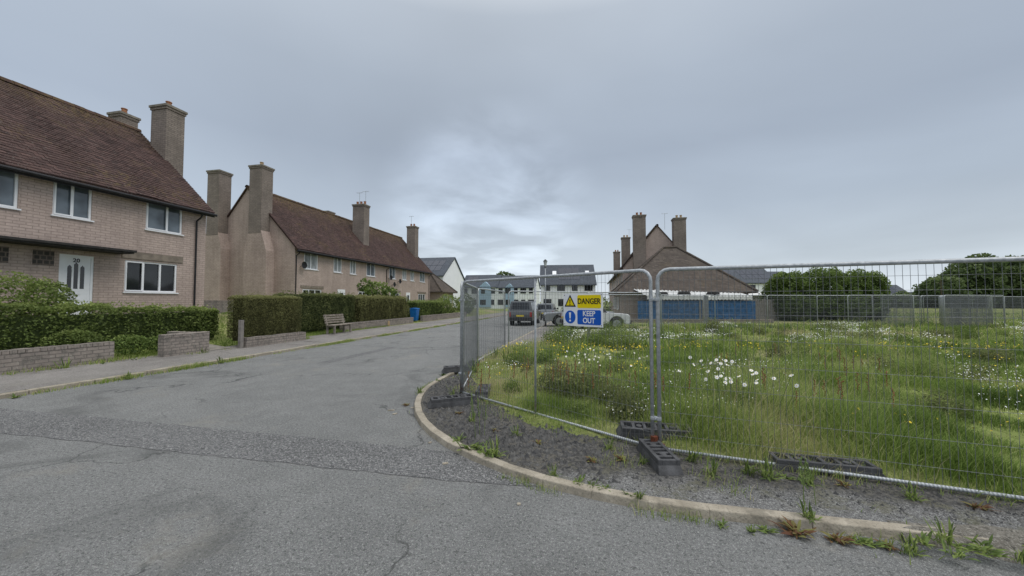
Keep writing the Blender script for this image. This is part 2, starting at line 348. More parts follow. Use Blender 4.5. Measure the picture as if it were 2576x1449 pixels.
for i in range(len(kp)-1):
    a=Vector(kp[i]); b=Vector(kp[i+1]); d=(b-a); L=d.length; d/=L; n=Vector((d.y,-d.x))
    n=-n if kd(*(a+n*.1))>0 else n
    i0=-n*.12; g0=.0025 if i%2 else .0
    h=.066+random.uniform(-.003,.003); j=random.uniform(-.003,.003)
    p0=a+d*g0+n*j; p1=b+n*j
    q=[p0,p1,p1+i0,p0+i0]
    vs=[(*v,-.05) for v in q]+[(*(q[0]-n*.022),h),(*(q[1]-n*.022),h),(*q[2],h+.003),(*q[3],h+.003)]
    mb.add(vs,[(0,1,5,4),(1,2,6,5),(2,3,7,6),(3,0,4,7),(4,5,6,7)])
mb.make('kerb',M['kerb'],kind='structure',bevel=.009)
mb=MB()
for y in np.arange(-20,56,.92):
    h=.085+random.uniform(-.008,.008); mb.box(-10.17,y+.005,-.05,-10.05+random.uniform(-.006,.006),y+.915,h)
mb.make('kerb',M['kerb'],kind='structure',bevel=.015)
rect('pavement',[(-12.8,-20),(-10.17,-20),(-10.17,56),(-12.8,56)],.08,M['pave_l'])
def strip(path,w0,w1,z,name,mat):
    mb=MB(); vs=[]
    for i,(x,y) in enumerate(path):
        a=Vector(path[max(i-1,0)]); b=Vector(path[min(i+1,len(path)-1)]); d=(b-a).normalized(); n=Vector((-d.y,d.x))
        if kd(x+n.x*.2,y+n.y*.2)<0: n=-n
        vs+=[(x+n.x*w0,y+n.y*w0,z),(x+n.x*w1,y+n.y*w1,z)]
    fs=[(2*i,2*i+1,2*i+3,2*i+2) for i in range(len(path)-1)]
    mb.add(vs,fs); return mb.make(name,mat,kind='structure')
arc=[p for p in kp if p[1]<8.3]; c1=[p for p in arc if p[0]<.2]; c2=[p for p in arc if p[0]>-.6]
strip(c1,.11,2.1,.054,'gravel_bed',M['gravelbed'])
strip(c2,.11,1.9,.060,'pavement',M['pave'])
strip([p for p in kp if p[1]>=8.0],.11,1.75,.058,'pavement',M['pave_l'])
# silt that has partly buried the last kerb stones
vs=[];n=90
for i in range(n+1):
    x=2.15+i*.13; e0=min(1,i/8); w=.01+.10*e0*(1+.6*math.sin(x*5)+.4*math.sin(x*17)); k=.03+.06*e0*(1+math.sin(x*7+1))
    vs+=[(x,3.2-w-.01,.001),(x,3.2-w*.35,.040+.012*e0+random.uniform(0,.006)),(x,3.26,(.062+.012*e0)+random.uniform(0,.006)),(x,3.2+.12+k,.0635)]
MB().add(vs,[(4*i+j,4*i+j+4,4*i+j+5,4*i+j+1) for i in range(n) for j in range(3)]).make('soil_verge',M['dirt'],kind='structure',smooth=True)

def fz(x,y):
    d=kd(x,y)-thr(x,y); k=np.clip(d/.35,-1,1)
    return .060+.040*k+np.clip(d/3,0,1)*.05*(vn(x,y,11,1.2)+1)
xs=np.concatenate([np.arange(-3.0,16,.14),np.arange(16,110,1.2)]); ys=np.concatenate([np.arange(3.4,16,.14),np.arange(16,100,1.2)])
X,Y=np.meshgrid(xs,ys,indexing='ij'); Z=fz(X,Y); V=np.stack([X,Y,Z],-1)
Q=np.stack([V[:-1,:-1],V[1:,:-1],V[1:,1:],V[:-1,1:]],axis=2).reshape(-1,4,3)
Q=Q[(kd(Q[:,:,0],Q[:,:,1]).min(axis=1)>.14)]
put('meadow',npmesh('meadow',Q,4,M['soil']),kind='structure')
def gz(x,y):
    t=np.clip((-12.7-x)/5.2,0,1); t=t*t*(3-2*t); top=1.10-.45*np.clip((y-15)/6,0,1)
    return .06+t*(top-.05)+vn(x,y,21,1.5)*.02*t
xs=np.append(np.arange(-62,-12.5,.4),-12.5); ys=np.arange(-20,56,.5); X,Y=np.meshgrid(xs,ys,indexing='ij'); V=np.stack([X,Y,gz(X,Y)],-1)
Q=np.stack([V[:-1,:-1],V[1:,:-1],V[1:,1:],V[:-1,1:]],axis=2).reshape(-1,4,3)
put('lawn',npmesh('lawn',Q,4,M['soil']),kind='structure')
pts=[(-12.2,10.2),(-13.5,10.5),(-14.5,10.9),(-16,11.8),(-17.2,13.6),(-18.5,15.3),(-20,16.5)]
vs=[]
for i,(x,y) in enumerate(pts):
    for o in (-.38,.38): vs.append((x,y+o,float(gz(np.array(x),np.array(y+o)))+.03))
MB().add(vs,[(2*i,2*i+1,2*i+3,2*i+2) for i in range(len(pts)-1)]).make('path',M['lawnpath'],kind='structure')

# ------------------------------------------------------------------ grass
def blades(x,y,z,h,w,tint,name,label_kind='stuff'):
    n=len(x); a=rng.uniform(0,6.283,n); lean=rng.normal(0,.42,(n,2))*h[:,None]+np.array([.10,.03])*h[:,None]
    bx=np.cos(a)*w/2; by=np.sin(a)*w/2
    P=np.stack([x,y,z],1)
    v0=P+np.stack([-bx,-by,0*x],1); v1=P+np.stack([bx,by,0*x],1)
    mid=P+np.stack([lean[:,0]*.35+bx*.7,lean[:,1]*.35+by*.7,h*.62],1); tip=P+np.stack([lean[:,0],lean[:,1],h],1)
    mid2=P+np.stack([lean[:,0]*.35-bx*.7,lean[:,1]*.35-by*.7,h*.62],1)
    Q=np.stack([v0,v1,mid,mid2],1); T3=np.stack([mid2,mid,tip,tip*.999+mid*.001],1)
    return put(name,npmesh(name,np.concatenate([Q,T3]),4,M['grass'],np.concatenate([tint*.85,tint])),kind=label_kind)
X=[];Yv=[];Zv=[];Hh=[];Ww=[];Tt=[]
for (d0,d1,n,w) in ((3.0,6,135000,.006),(6,10,95000,.009),(10,16,62000,.017),(16,24,36000,.032),(24,48,20000,.06)):
    b=np.sqrt(rng.uniform(d0*d0,d1*d1,n)); a=b*rng.uniform(-.30,1.45,n)
    x=CA*a-SA*b; y=SA*a+CA*b
    d=kd(x,y)-thr(x,y)
    ok=(d>rng.uniform(-.30,.35,n))
    ok&=~((x>1.8)&(x<14)&(y>30)); ok&=~((a>1.8)&(a<8)&(b>19.5)&(b<26))
    x,y,d,b=x[ok],y[ok],d[ok],b[ok]; m=len(x)
    cl=vn(x,y,31,1.3); cl2=vn(x,y,33,5); cl3=vn(x,y,35,2.6)
    keep=rng.uniform(0,1,m)<np.clip(.60+.35*cl+.40*cl2,.10,1); x,y,d,b,cl,cl2,cl3=[k[keep] for k in (x,y,d,b,cl,cl2,cl3)]; m=len(x)
    dry=np.clip(vn(x,y,37,.5)*.6+.05+np.exp(-((x+1.2)**2+(y-8.2)**2)/5)*1.1+(vn(x,y,41,2)*.35)+.25*np.clip((b-9)/12,0,1),0,1)
    h=(.150+.12*np.clip(cl,-.8,1)+.06*cl2+.06*np.clip(cl3,-.5,1))*rng.uniform(.5,1.5,m)*(1-.55*dry)*np.clip(.6+d*.8,.4,1.25)
    h=np.clip(h,.03,.52)
    tall=rng.uniform(0,1,m)<.03; h=np.where(tall,h*1.6+.12,h)
    t=np.clip(.40+.20*cl-.08*cl2-.16*np.clip(cl3,-.6,1)+rng.normal(0,.15,m)+.42*dry+.32*tall+.15*np.exp(-np.abs(d)*3),0,1)
    X.append(x);Yv.append(y);Zv.append(fz(x,y)-.01);Hh.append(h);Ww.append(np.where(tall,w*.6,w)*rng.uniform(.7,1.3,m));Tt.append(t)
X,Yv,Zv,Hh,Ww,Tt=[np.concatenate(k) for k in (X,Yv,Zv,Hh,Ww,Tt)]
blades(X,Yv,Zv,Hh,Ww,Tt,'meadow_grass')
n=60000; x=rng.uniform(-20,-12.8,n); y=rng.uniform(4,22,n)
pathd=np.abs(y-np.interp(-x,[-p[0] for p in pts],[p[1] for p in pts])); ok=(pathd>.5)&~((x<-18.0)&(y<14.3)); x,y=x[ok],y[ok]
cl=vn(x,y,51,1.6); h=np.clip((.10+.05*cl)*rng.uniform(.5,1.4,len(x)),.03,.3)
blades(x,y,gz(x,y)-.01,h,np.full(len(x),.014),np.clip(.38+.15*cl+rng.normal(0,.13,len(x)),0,1),'lawn_grass')
n=22000; y=rng.uniform(3,36,n); side=rng.uniform(0,1,n)
x=np.where(side<.65,-10.02+np.abs(rng.normal(0,.09,n)),np.where(y<9,-12.65,-12.0)+rng.normal(0,.12,n)); cl=vn(x*0,y,61,1.5)+.5*vn(x*0,y,62,5)
ok=(cl>rng.uniform(-.6,.9,n))&~((x<-11)&(y>14)); x,y,cl=x[ok],y[ok],cl[ok]
blades(x,y,np.where(x<-11,.08,.0),np.clip(.07+.04*cl,.02,.2)*rng.uniform(.4,1.5,len(x)),np.full(len(x),.012),np.clip(.62+rng.normal(0,.2,len(x)),0,1),'gutter_grass')
n=30000; idx=rng.integers(0,len(kp)-1,n); tt=rng.uniform(0,1,n); K=np.array(kp); px=K[idx,0]*(1-tt)+K[idx+1,0]*tt; py=K[idx,1]*(1-tt)+K[idx+1,1]*tt
sp=np.where(px>1.2,.085,.03); px+=rng.normal(0,1,n)*sp; py+=rng.normal(0,1,n)*sp-.05; cl=vn(px,py,63,2.5)+.42*(px>1.3); ok=(cl>rng.uniform(.1,.9,n))&(py<20)&(px<6); px,py=px[ok],py[ok]
blades(px,py,np.where((px>2.2)&(py>3.08),.05,0.0),rng.uniform(.02,.085,len(px)),np.full(len(px),.006),np.clip(.56+rng.normal(0,.2,len(px)),0,1),'kerb_grass')
n=45000; px=rng.uniform(-2.9,4.5,n); py=rng.uniform(3.4,8.5,n); d=kd(px,py); cl=vn(px,py,66,3.5)+.5*vn(px,py,67,9)
ok=(d>.2)&(d<1.7)&(cl>rng.uniform(.40,1.3,n)-.40*(d-.5)*(px<.4)); px,py=px[ok],py[ok]
blades(px,py,np.full(len(px),.055),rng.uniform(.02,.10,len(px)),np.full(len(px),.006),np.clip(.66+rng.normal(0,.2,len(px)),0,1),'pavement_grass')

def stones(name,x,y,s,z):
    n=len(x); base=np.array([(1,0,0),(0,1,0),(-1,0,0),(0,-1,0),(0,0,.8)])
    rot=rng.uniform(0,6.28,n); V=np.zeros((n,5,3))
    for i,bp in enumerate(base):
        jx=bp[0]*rng.uniform(.6,1.2,n); jy=bp[1]*rng.uniform(.6,1.2,n)
        V[:,i,0]=x+s*(jx*np.cos(rot)-jy*np.sin(rot)); V[:,i,1]=y+s*(jx*np.sin(rot)+jy*np.cos(rot)); V[:,i,2]=z+s*bp[2]*rng.uniform(.6,1.3,n)-(0 if i==4 else .002)
    V[:,4,0]+=rng.uniform(-.4,.4,n)*s; V[:,4,1]+=rng.uniform(-.4,.4,n)*s
    T3=np.concatenate([V[:,[0,1,4]],V[:,[1,2,4]],V[:,[2,3,4]],V[:,[3,0,4]]])
    put(name,npmesh(name,T3,3,M['stone']),kind='stuff')
n=12000; ang=rng.uniform(math.pi*.93,math.pi*1.50,n); r=4.1-.17-rng.beta(1.2,1.4,n)*1.35
x=.9+r*np.cos(ang); y=7.3+r*np.sin(ang); ok=(x<rng.uniform(-.5,.5,n))&(vn(x,y,71,3)>rng.uniform(-1.3,.5,n)); x,y=x[ok],y[ok]
stones('loose_gravel',x,y,rng.gamma(3,.0060,len(x))+.006,.054)
n=4500; x=rng.uniform(-.2,4.6,n); y=3.9+rng.normal(0,.25,n)-.05*(x-1); ok=(y>3.4); x,y=x[ok],y[ok]
stones('loose_grit',x,y,rng.gamma(2,.003,len(x))+.004,.060)

def flowers(n,mat,name,seed,size,lim,cmax=24,dmin=4.2):
    b=np.sqrt(rng.uniform(dmin**2,cmax**2,n)); a=b*rng.uniform(-.1,1.4,n); x=CA*a-SA*b; y=SA*a+CA*b
    c=vn(x,y,seed,.9)+.5*vn(x,y,seed+1,3); ok=(c>lim)&(kd(x,y)-thr(x,y)>.3)&~((a>1.8)&(a<8)&(b>19)); x,y,b=x[ok],y[ok],b[ok]
    P=np.stack([x,y,fz(x,y)+.15+.10*vn(x,y,31,1.3).clip(-.5,1)+rng.uniform(0,.12,len(x))],1)
    n=len(x); sz=size*np.clip(b/7,.9,2.0)*rng.uniform(.6,1.2,n); a=rng.uniform(0,6.28,n); V=[]
    tx=rng.normal(0,.35,n); ty=rng.normal(-.25,.35,n)
    for k in range(6):
        cx=np.cos(a+k*1.047)*sz; cy=np.sin(a+k*1.047)*sz; V.append(np.stack([P[:,0]+cx,P[:,1]+cy,P[:,2]+cx*tx+cy*-ty],1))
    put(name,npmesh(name,np.stack(V,1),6,mat),kind='stuff')
flowers(30000,M['petal'],'daisies',81,.0085,.42)
flowers(2400,M['yellow'],'buttercups',91,.012,.25,12)

# ------------------------------------------------------------------ houses
def facade(mb,L,zb,zt,ops,s,dep=.1):
    ys=sorted({0,L}|{o[0] for o in ops}|{o[1] for o in ops}); zs=sorted({zb,zt}|{o[2] for o in ops}|{o[3] for o in ops})
    for i in range(len(ys)-1):
        for j in range(len(zs)-1):
            cy=(ys[i]+ys[i+1])/2; cz=(zs[j]+zs[j+1])/2
            if any(o[0]<cy<o[1] and o[2]<cz<o[3] for o in ops): continue
            mb.add([(0,ys[i],zs[j]),(0,ys[i+1],zs[j]),(0,ys[i+1],zs[j+1]),(0,ys[i],zs[j+1])],[(0,1,2,3)])
    x=s*dep
    for a,b,c,d in [o[:4] for o in ops]:
        for p,q in (((a,c),(b,c)),((b,c),(b,d)),((b,d),(a,d)),((a,d),(a,c))):
            mb.add([(0,*p),(0,*q),(x,*q),(x,*p)],[(0,1,2,3)])
def window(par,y0,y1,z0,z1,s,mulls=(.5,),gm='glass_b',x=0,sill=True,fw=.065):
    gx=x+s*.085
    w=MB().add([(gx,y0,z0),(gx,y1,z0),(gx,y1,z1),(gx,y0,z1)],[(0,1,2,3)]).make('window',M[gm],par)
    f=MB(); a,b=sorted((x+s*.035,x+s*.082))
    f.box(a,y0+.002,z0+.002,b,y0+fw,z1-.002); f.box(a,y1-fw,z0+.002,b,y1-.002,z1-.002)
    f.box(a+.001,y0+fw,z0+.002,b-.001,y1-fw,z0+fw); f.box(a+.001,y0+fw,z1-fw,b-.001,y1-fw,z1-.002)
    ed=[0]+list(mulls)+[1]
    for t in mulls:
        yc=y0+(y1-y0)*t; f.box(a-.004,yc-fw*.5,z0+fw,b,yc+fw*.5,z1-fw)
    o0,o1=(ed[0],ed[1]); A=y0+(y1-y0)*o0+fw*.6; B=y0+(y1-y0)*o1-fw*.2; c,d=sorted((x+s*.012,x+s*.033))
    for q in ((A,z0+fw*.5,A+.045,z1-fw*.5),(B-.045,z0+fw*.5,B,z1-fw*.5),(A+.045,z0+fw*.5,B-.045,z0+fw*.5+.045),(A+.045,z1-fw*.5-.045,B-.045,z1-fw*.5)): f.box(c,q[0],q[1],d,q[2],q[3])
    f.make('frame',M['upvc'],w)
    if sill:
        a,b=sorted((x+s*.034,x-s*.06)); MB().box(a,y0-.05,z0-.05,b,y1+.05,z0-.003).make('sill',M['upvc'],w)
    return w
def tileroof(par,s,D,rd,L,eave,ridge,ov=.35,vo=.14,cw=.24,ch=.165):
    kf=(ridge-eave)/rd; kb=(ridge-eave)/(D-rd); q=[];t=[]
    sl=math.hypot(rd+ov,kf*(rd+ov)); n=int(sl/ch); dd=(rd+ov)/n; m=int((L+2*vo)/cw); cy=(L+2*vo)/m
    up=.11
    for i in range(n):
        d0=-ov+i*dd; d1=d0+dd*1.12
        wob=lambda y:.018*math.sin(y*1.1+i*.13)+.012*math.sin(y*2.9)
        for j in range(m):
            off=(i%2)*.5; y0=-vo+(j-off*(j>0))*cy; y1=-vo+(j+1-off*(j<m-1))*cy
            jz=random.uniform(-.010,.010); z0=eave+kf*d0+up+.030+jz+wob(y0); z1=eave+kf*d1+up+.002+wob(y1)
            q.append([(s*d0,y0,z0),(s*d0,y1,z0+random.uniform(-.004,.004)),(s*d1,y1,z1),(s*d1,y0,z1)]); tt=min(1,max(0,random.gauss(.5,.28)))
            t.append(tt)
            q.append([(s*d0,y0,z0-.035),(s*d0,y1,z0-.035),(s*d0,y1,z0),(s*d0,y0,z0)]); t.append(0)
    def slab(da,za,db,zb,th=.12):
        y0,y1=-vo+.02,L+vo-.02
        A=[(s*da,y0,za),(s*da,y1,za),(s*db,y1,zb),(s*db,y0,zb)]; B=[(x,y,z-th) for x,y,z in A]
        q.append(A);q.append(B[::-1])
        for k in range(4): q.append([A[k],B[k],B[(k+1)%4],A[(k+1)%4]])
        t.extend([.3]*6)
    slab(-ov+.02,eave-kf*(ov-.02)+up-.03,rd,ridge+up-.03); slab(D+ov,eave-kb*ov+up-.01,rd,ridge+up-.01)
    k=int(L/.35)
    for i in range(k):
        y0=-vo+i*(L+2*vo)/k; y1=y0+(L+2*vo)/k-.01; zz=ridge+up+random.uniform(-.01,.01)+.02
        prof=[(-.16,-.10),(-.11,.03),(0,.08),(.11,.03),(.16,-.10)]
        for a,b in zip(prof[:-1],prof[1:]): q.append([(s*rd+a[0],y0,zz+a[1]),(s*rd+b[0],y0,zz+b[1]),(s*rd+b[0],y1,zz+b[1]),(s*rd+a[0],y1,zz+a[1])]); t.append(random.uniform(.3,.9))
    return put('roof',npmesh('roof',np.array(q),4,M['tiles'],t),par)
def chimney(par,cx,cy,z0,z1,wx,wy,pots=1,breast=None,pm='terracotta'):
    mb=MB(); mb.box(cx-wx/2,cy-wy/2,z0,cx+wx/2,cy+wy/2,z1-.24)
    mb.box(cx-wx/2-.04,cy-wy/2-.04,z1-.24,cx+wx/2+.04,cy+wy/2+.04,z1-.12); mb.box(cx-wx/2-.08,cy-wy/2-.08,z1-.12,cx+wx/2+.08,cy+wy/2+.08,z1,1)
    mb.box(cx-wx/2+.1,cy-wy/2+.1,z1,cx+wx/2-.1,cy+wy/2-.1,z1+.05,1)
    for i in range(pots):
        px=cx+(i-(pots-1)/2)*.42; mb.tube([(px,cy,z1+.04),(px,cy,z1+.10),(px,cy,z1+.32)],.14,10,2,r2=.11)
        mb.tube([(px,cy,z1+.32),(px,cy,z1+.37)],.135,10,2)
    if breast:
        x0,x1,zs,zsh,yy0,yy1=breast
        mb.box(x0,yy0,-1.0,x1,yy1,zs,3)
        a,b=cx-wx/2,cx+wx/2
        mb.add([(x0,yy0,zs),(x1,yy0,zs),(x1,yy1,zs),(x0,yy1,zs),(a,cy-wy/2,zsh),(b,cy-wy/2,zsh),(b,cy+wy/2,zsh),(a,cy+wy/2,zsh)],[(0,1,5,4),(1,2,6,5),(2,3,7,6),(3,0,4,7)],3)
    return mb.make('chimney',[M['brick_c'],M['concrete'],M[pm],M['brick']],par,bevel=.01)
def house(label,xf,y0,base,s,D,rd,L,eave,ridge,wins,door=None):
    h=thing('brick_house',label,'house',(xf,y0,base),group='brick houses along the street')
    mb=MB(); ops=[w[:4] for w in wins]+([door[:4]] if door else [])
    facade(mb,L,-1.2,eave,ops,s)
    for y in (0,L): mb.add([(0,y,-1.2),(s*D,y,-1.2),(s*D,y,eave),(s*rd,y,ridge),(0,y,eave)],[(0,1,2,3,4)])
    mb.add([(s*D,0,-1.2),(s*D,L,-1.2),(s*D,L,eave),(s*D,0,eave)],[(0,1,2,3)])
    mb.make('wall',M['brick'],h)
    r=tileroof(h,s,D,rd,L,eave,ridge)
    for w in wins: window(h,*w[:4],s,w[4] if len(w)>4 else (.5,),w[5] if len(w)>5 else 'glass_b')
    kf=(ridge-eave)/rd
    gx=-s*.42; gzv=eave-kf*.35-.02
    mb=MB(); mb.tube([(gx,-.15,gzv),(gx,L+.15,gzv)],.062,8); mb.box(min(gx*.82,gx*.7),-.12,gzv-.10,max(gx*.82,gx*.7),L+.12,gzv+.07); mb.make('gutter',M['black'],h)
    return h,r
def downpipe(h,s,y,eave,zb=-.1):
    MB().tube([(-s*.40,y,eave-.42),(-s*.30,y,eave-.58),(-s*.07,y,eave-.72),(-s*.07,y,eave-1.1),(-s*.07,y,zb)],.036,8).make('downpipe',M['black'],h)
def aerial(par,x,y,z,h=1.2):
    mb=MB().tube([(x,y,z),(x,y,z+h)],.018,5); mb.tube([(x-.35,y,z+h),(x+.35,y,z+h)],.012,4)
    for k in range(6): mb.tube([(x-.3+k*.12,y-.16,z+h),(x-.3+k*.12,y+.16,z+h)],.007,4)
    mb.make('aerial',M['galv'],par)
def dish(par,s,y,z):
    mb=MB(); n=14; vs=[];fs=[]
    for r,o in ((.02,.0),(.15,.02),(.27,.065)):
        for k in range(n): vs.append((-s*(.28+o),y+math.cos(k*2*math.pi/n)*r,z+math.sin(k*2*math.pi/n)*r))
    for a in range(2):
        for k in range(n): fs.append((a*n+k,a*n+(k+1)%n,(a+1)*n+(k+1)%n,(a+1)*n+k))
    fs.append(tuple(range(n)))
    mb.add(vs,fs); mb.tube([(0,y,z-.1),(-s*.28,y,z)],.02,5); mb.tube([(-s*.3,y,z-.2),(-s*.52,y,z-.05)],.012,5); mb.box(-s*.54-.03,y-.03,z-.08,-s*.54+.03,y+.03,z-.02)
    mb.make('satellite_dish',M['black'],par)

B1=1.15; Y1=-2.0; L1=14.2-Y1
def w1(a,b,c,d,*r): return (a-Y1,b-Y1,c-B1,d-B1,*r)
wins=[w1(7.0,8.25,4.68,6.0,(.5,)),w1(9.03,10.05,4.68,6.0,(.5,)),w1(11.75,13.15,4.70,6.0,(.58,)),w1(11.1,13.0,2.08,3.34,(.34,.66),'glass'),w1(2.5,4.5,2.08,3.34,(.34,.66),'glass'),w1(3.0,4.4,4.7,6.0)]
h1,r1=house('two storey pink painted brick end house numbered 20',-18.04,Y1,B1,-1,8.9,4.6,L1,5.02,9.2,wins,door=w1(9.25,10.17,1.2,3.36))
chimney(r1,-3.15,L1+.42,5.0,10.45,1.0,.85,1,(-3.9,-2.4,5.0,6.5,L1+.003,L1+.75))
chimney(r1,-6.1,L1+.38,5.0,10.4,.8,.75,1,None,'terracotta')
chimney(r1,-5.2,L1*.30,7.0,10.3,1.15,.9,2)
downpipe(h1,-1,13.72-Y1,5.02)
d0,d1,dz0,dz1=w1(9.25,10.17,1.2,3.36)
dr=MB().box(-.085,d0+.07,dz0,-.045,d1-.07,dz1-.07).make('door',M['upvc'],h1)
fr=MB(); fr.box(-.09,d0+.002,dz0,-.02,d0+.068,dz1-.002); fr.box(-.09,d1-.068,dz0,-.02,d1-.002,dz1-.002); fr.box(-.089,d0+.068,dz1-.068,-.021,d1-.068,dz1-.002); fr.make('frame',M['upvc'],dr)
gl=MB(); cy=(d0+d1)/2
for k in (-.17,.0,.17):
    hh=.95 if k==0 else .85; gl.prism([(cy+k-.055,dz0+.95),(cy+k+.055,dz0+.95),(cy+k+.055,dz0+.95+hh-.08),(cy+k,dz0+.95+hh),(cy+k-.055,dz0+.95+hh-.08)],-.045,-.038,axis='x')
gl.make('door_glass',M['glass'],dr)
mo=MB()
for a,b in ((-.24,-.04),(.04,.24)): mo.box(-.045,cy+a,dz0+.15,-.034,cy+b,dz0+.62)
mo.box(-.045,cy-.13,dz0+.74,-.030,cy+.13,dz0+.80); mo.make('door_panel',M['upvc'],dr,bevel=.006)
MB().tube([(-.04,d0+.14,dz0+.98),(-.0,d0+.14,dz0+.98),(-.0,d0+.26,dz0+.98)],.011,6).make('handle',M['rim'],dr)
def text(name,body,size,mat,par,loc,rot,off=0.0,ext=.0015,sx=1):
    cu=bpy.data.curves.new(name,'FONT'); cu.body=body; cu.size=size; cu.extrude=ext; cu.offset=off; cu.align_x='CENTER'; cu.align_y='CENTER'
    t=bpy.data.objects.new(name,cu); COL.objects.link(t); dg=bpy.context.evaluated_depsgraph_get(); me=bpy.data.meshes.new_from_object(t.evaluated_get(dg)); bpy.data.objects.remove(t)
    me.materials.clear(); me.materials.append(mat); o=put(name,me,par,loc); o.rotation_euler=rot; o.scale=(sx,1,1); return o
text('door_number','20',.19,M['signk'],dr,(-.036,cy,dz0+1.96),(math.pi/2,0,math.pi/2),.005)
MB().box(-.03,2.0-Y1,3.58-B1,.85,10.95-Y1,3.67-B1).box(-.02,2.05-Y1,3.53-B1,.80,10.90-Y1,3.58-B1).make('canopy',M['dark'],h1,bevel=.015)
MB().box(-.05,10.98-Y1,3.42-B1,.045,13.2-Y1,3.70-B1).make('lintel',M['lintel'],h1)
for a in (8.62,7.6,6.7): MB().box(-.02,a-Y1,2.92-B1,.012,a+.5-Y1,3.42-B1).make('glass_block_window',M['glassblock'],h1)

B2=.62; X2=-21.0; Y2=22.9
def w2(a,b,c,d,*r): return (a-Y2,b-Y2,c-B2,d-B2,*r)
wins=[w2(23.8,25.25,4.15,5.5,(.5,),'glass_n')]+[w2(a,b,4.15,5.5,(.5,),g_) for a,b,g_ in ((27.05,28.1,'glass_n'),(29.2,30.1,'glass_n'),(31.7,33.2,'glass_b'),(35.8,37.1,'glass_b'),(38.6,39.6,'glass_n'),(40.5,41.5,'glass_n'),(43.0,44.5,'glass_b'))]
wins+=[w2(a,b,1.5,2.62,(.34,.66),'glass') for a,b in ((23.7,25.7),(30.5,32.4),(36,38),(42.6,44.6))]
h2,r2=house('long two storey pink brick terrace with brown tiled roof',X2,Y2,B2,-1,7.9,4.25,23.1,5.14,9.65,wins)
chimney(r2,-2.75,-.30,6.0,11.0,1.1,.95,1,(-3.7,-1.75,4.7,6.2,-.72,-.003),'buffpot')
chimney(r2,-6.55,-.30,6.0,10.9,1.1,.95,0,(-7.35,-5.75,5.0,6.2,-.72,-.003),'buffpot')
chimney(r2,-2.1,10.9,6.4,11.0,1.3,.95,3,None); chimney(r2,-6.2,10.9,6.0,10.5,1.2,.95,0,None); chimney(r2,-2.1,22.2,6.4,11.0,1.2,.95,2,None)
aerial(r2,-2.3,10.9,11.0,1.3); aerial(r2,-1.8,11.2,11.0,1.5); aerial(r2,-2.3,22.2,11.0,1.4)
for y in (.08,12.3,22.7): downpipe(h2,-1,y,5.14)
dish(h2,-1,.55,3.75); dish(h2,-1,12.7,3.6); dish(h2,-1,13.4,2.9); dish(h2,-1,14.6,3.3)
for a,b in ((23.5,25.9),(30.3,32.6),(35.8,38.2),(42.4,44.8)): MB().box(-.05,a-Y2,2.70-B2,.04,b-Y2,2.9-B2).make('lintel',M['lintel'],h2)
for y in (27.6,39.5):
    d=MB().box(-.05,y-Y2,0,.03,y+.95-Y2,2.1).make('door',M['upvc'],h2); MB().box(.03,y+.25-Y2,1.1,.036,y+.7-Y2,1.8).make('door_glass',M['glass'],d)
BC=.15
wins=[(a,a+1.3,3.6,4.9,(.5,),'glass_b') for a in (1.2,4.5,8.0,12,16,20,24,28)]+[(a,a+1.6,.9,2.1,(.5,),'glass') for a in (1.2,6,12,18,24)]
h3,r3=house('pink brick terrace with tall gable chimneys and steep roof',3.6,43.4,BC,1,7.4,3.7,31,5.4,9.95,wins)
chimney(r3,1.75,-.3,2,11.1,1.3,1.0,2,(1.0,2.7,3.0,4.2,-.72,-.003),'terracotta'); chimney(r3,5.9,-.3,6.0,10.6,1.25,1.0,2,None,'buffpot')
chimney(r3,1.5,13,5,10.9,1.2,.9,2,None,'buffpot'); chimney(r3,1.3,29,5,10.9,1.2,.9,2); aerial(r3,2.0,13,10.9); aerial(r3,4.6,.5,9.6,1.8)
def hiphouse(label,x0,y0,x1,y1,base,eave,apex,wallm='brick',rid=.6,ov=.5):
    h=thing('bungalow',label,'house',(x0,y0,base),group='brick houses along the street'); W,L=x1-x0,y1-y0
    MB().box(0,0,-.5,W,L,eave).make('wall',M[wallm],h)
    cx,cy=W/2,L/2; a=[(-ov,-ov,eave-.1),(W+ov,-ov,eave-.1),(W+ov,L+ov,eave-.1),(-ov,L+ov,eave-.1)]; b=[(p[0],p[1],p[2]+.12) for p in a]
    if W>L: r=[(cx-rid,cy,apex),(cx+rid,cy,apex)]; F=[(4,5,9,8),(5,6,9),(6,7,8,9),(7,4,8)]
    else: r=[(cx,cy-rid,apex),(cx,cy+rid,apex)]; F=[(4,5,8),(5,6,9,8),(6,7,9),(7,4,8,9)]
    mb=MB().add(a+b+r,[(3,2,1,0),(0,1,5,4),(1,2,6,5),(2,3,7,6),(3,0,4,7)]+F)
    B=[Vector(p) for p in b]; R=[Vector(p) for p in r]
    ends=[(B[0],R[0]),(B[1],R[0] if W<=L else R[1]),(B[2],R[1]),(B[3],R[1] if W<=L else R[0]),(R[0],R[1])]
    for p,q in ends: mb.tube([p+Vector((0,0,.03)),q+Vector((0,0,.05))],.10,6)
    mb.make('roof',M['tiles_flat'],h)
    return h
hb=hiphouse('single storey pink brick house with steep hipped roof',2.5,33,12.4,42,.1,2.35,6.7)
for a in (1.2,4.2,6.6): window(hb,a,a+1.1,.9,2.0,1,(.5,),'glass_b',x=-.12)
hb2=hiphouse('small single storey brick house with brown hipped roof',-27,47.6,-20.2,52.5,.5,2.5,5.6)
window(hb2,1.0,2.4,1.0,2.1,-1,(.5,),'glass_b',x=6.92)
window(hb2,3.2,4.2,1.0,2.1,-1,(.5,),'glass_b',x=6.92)

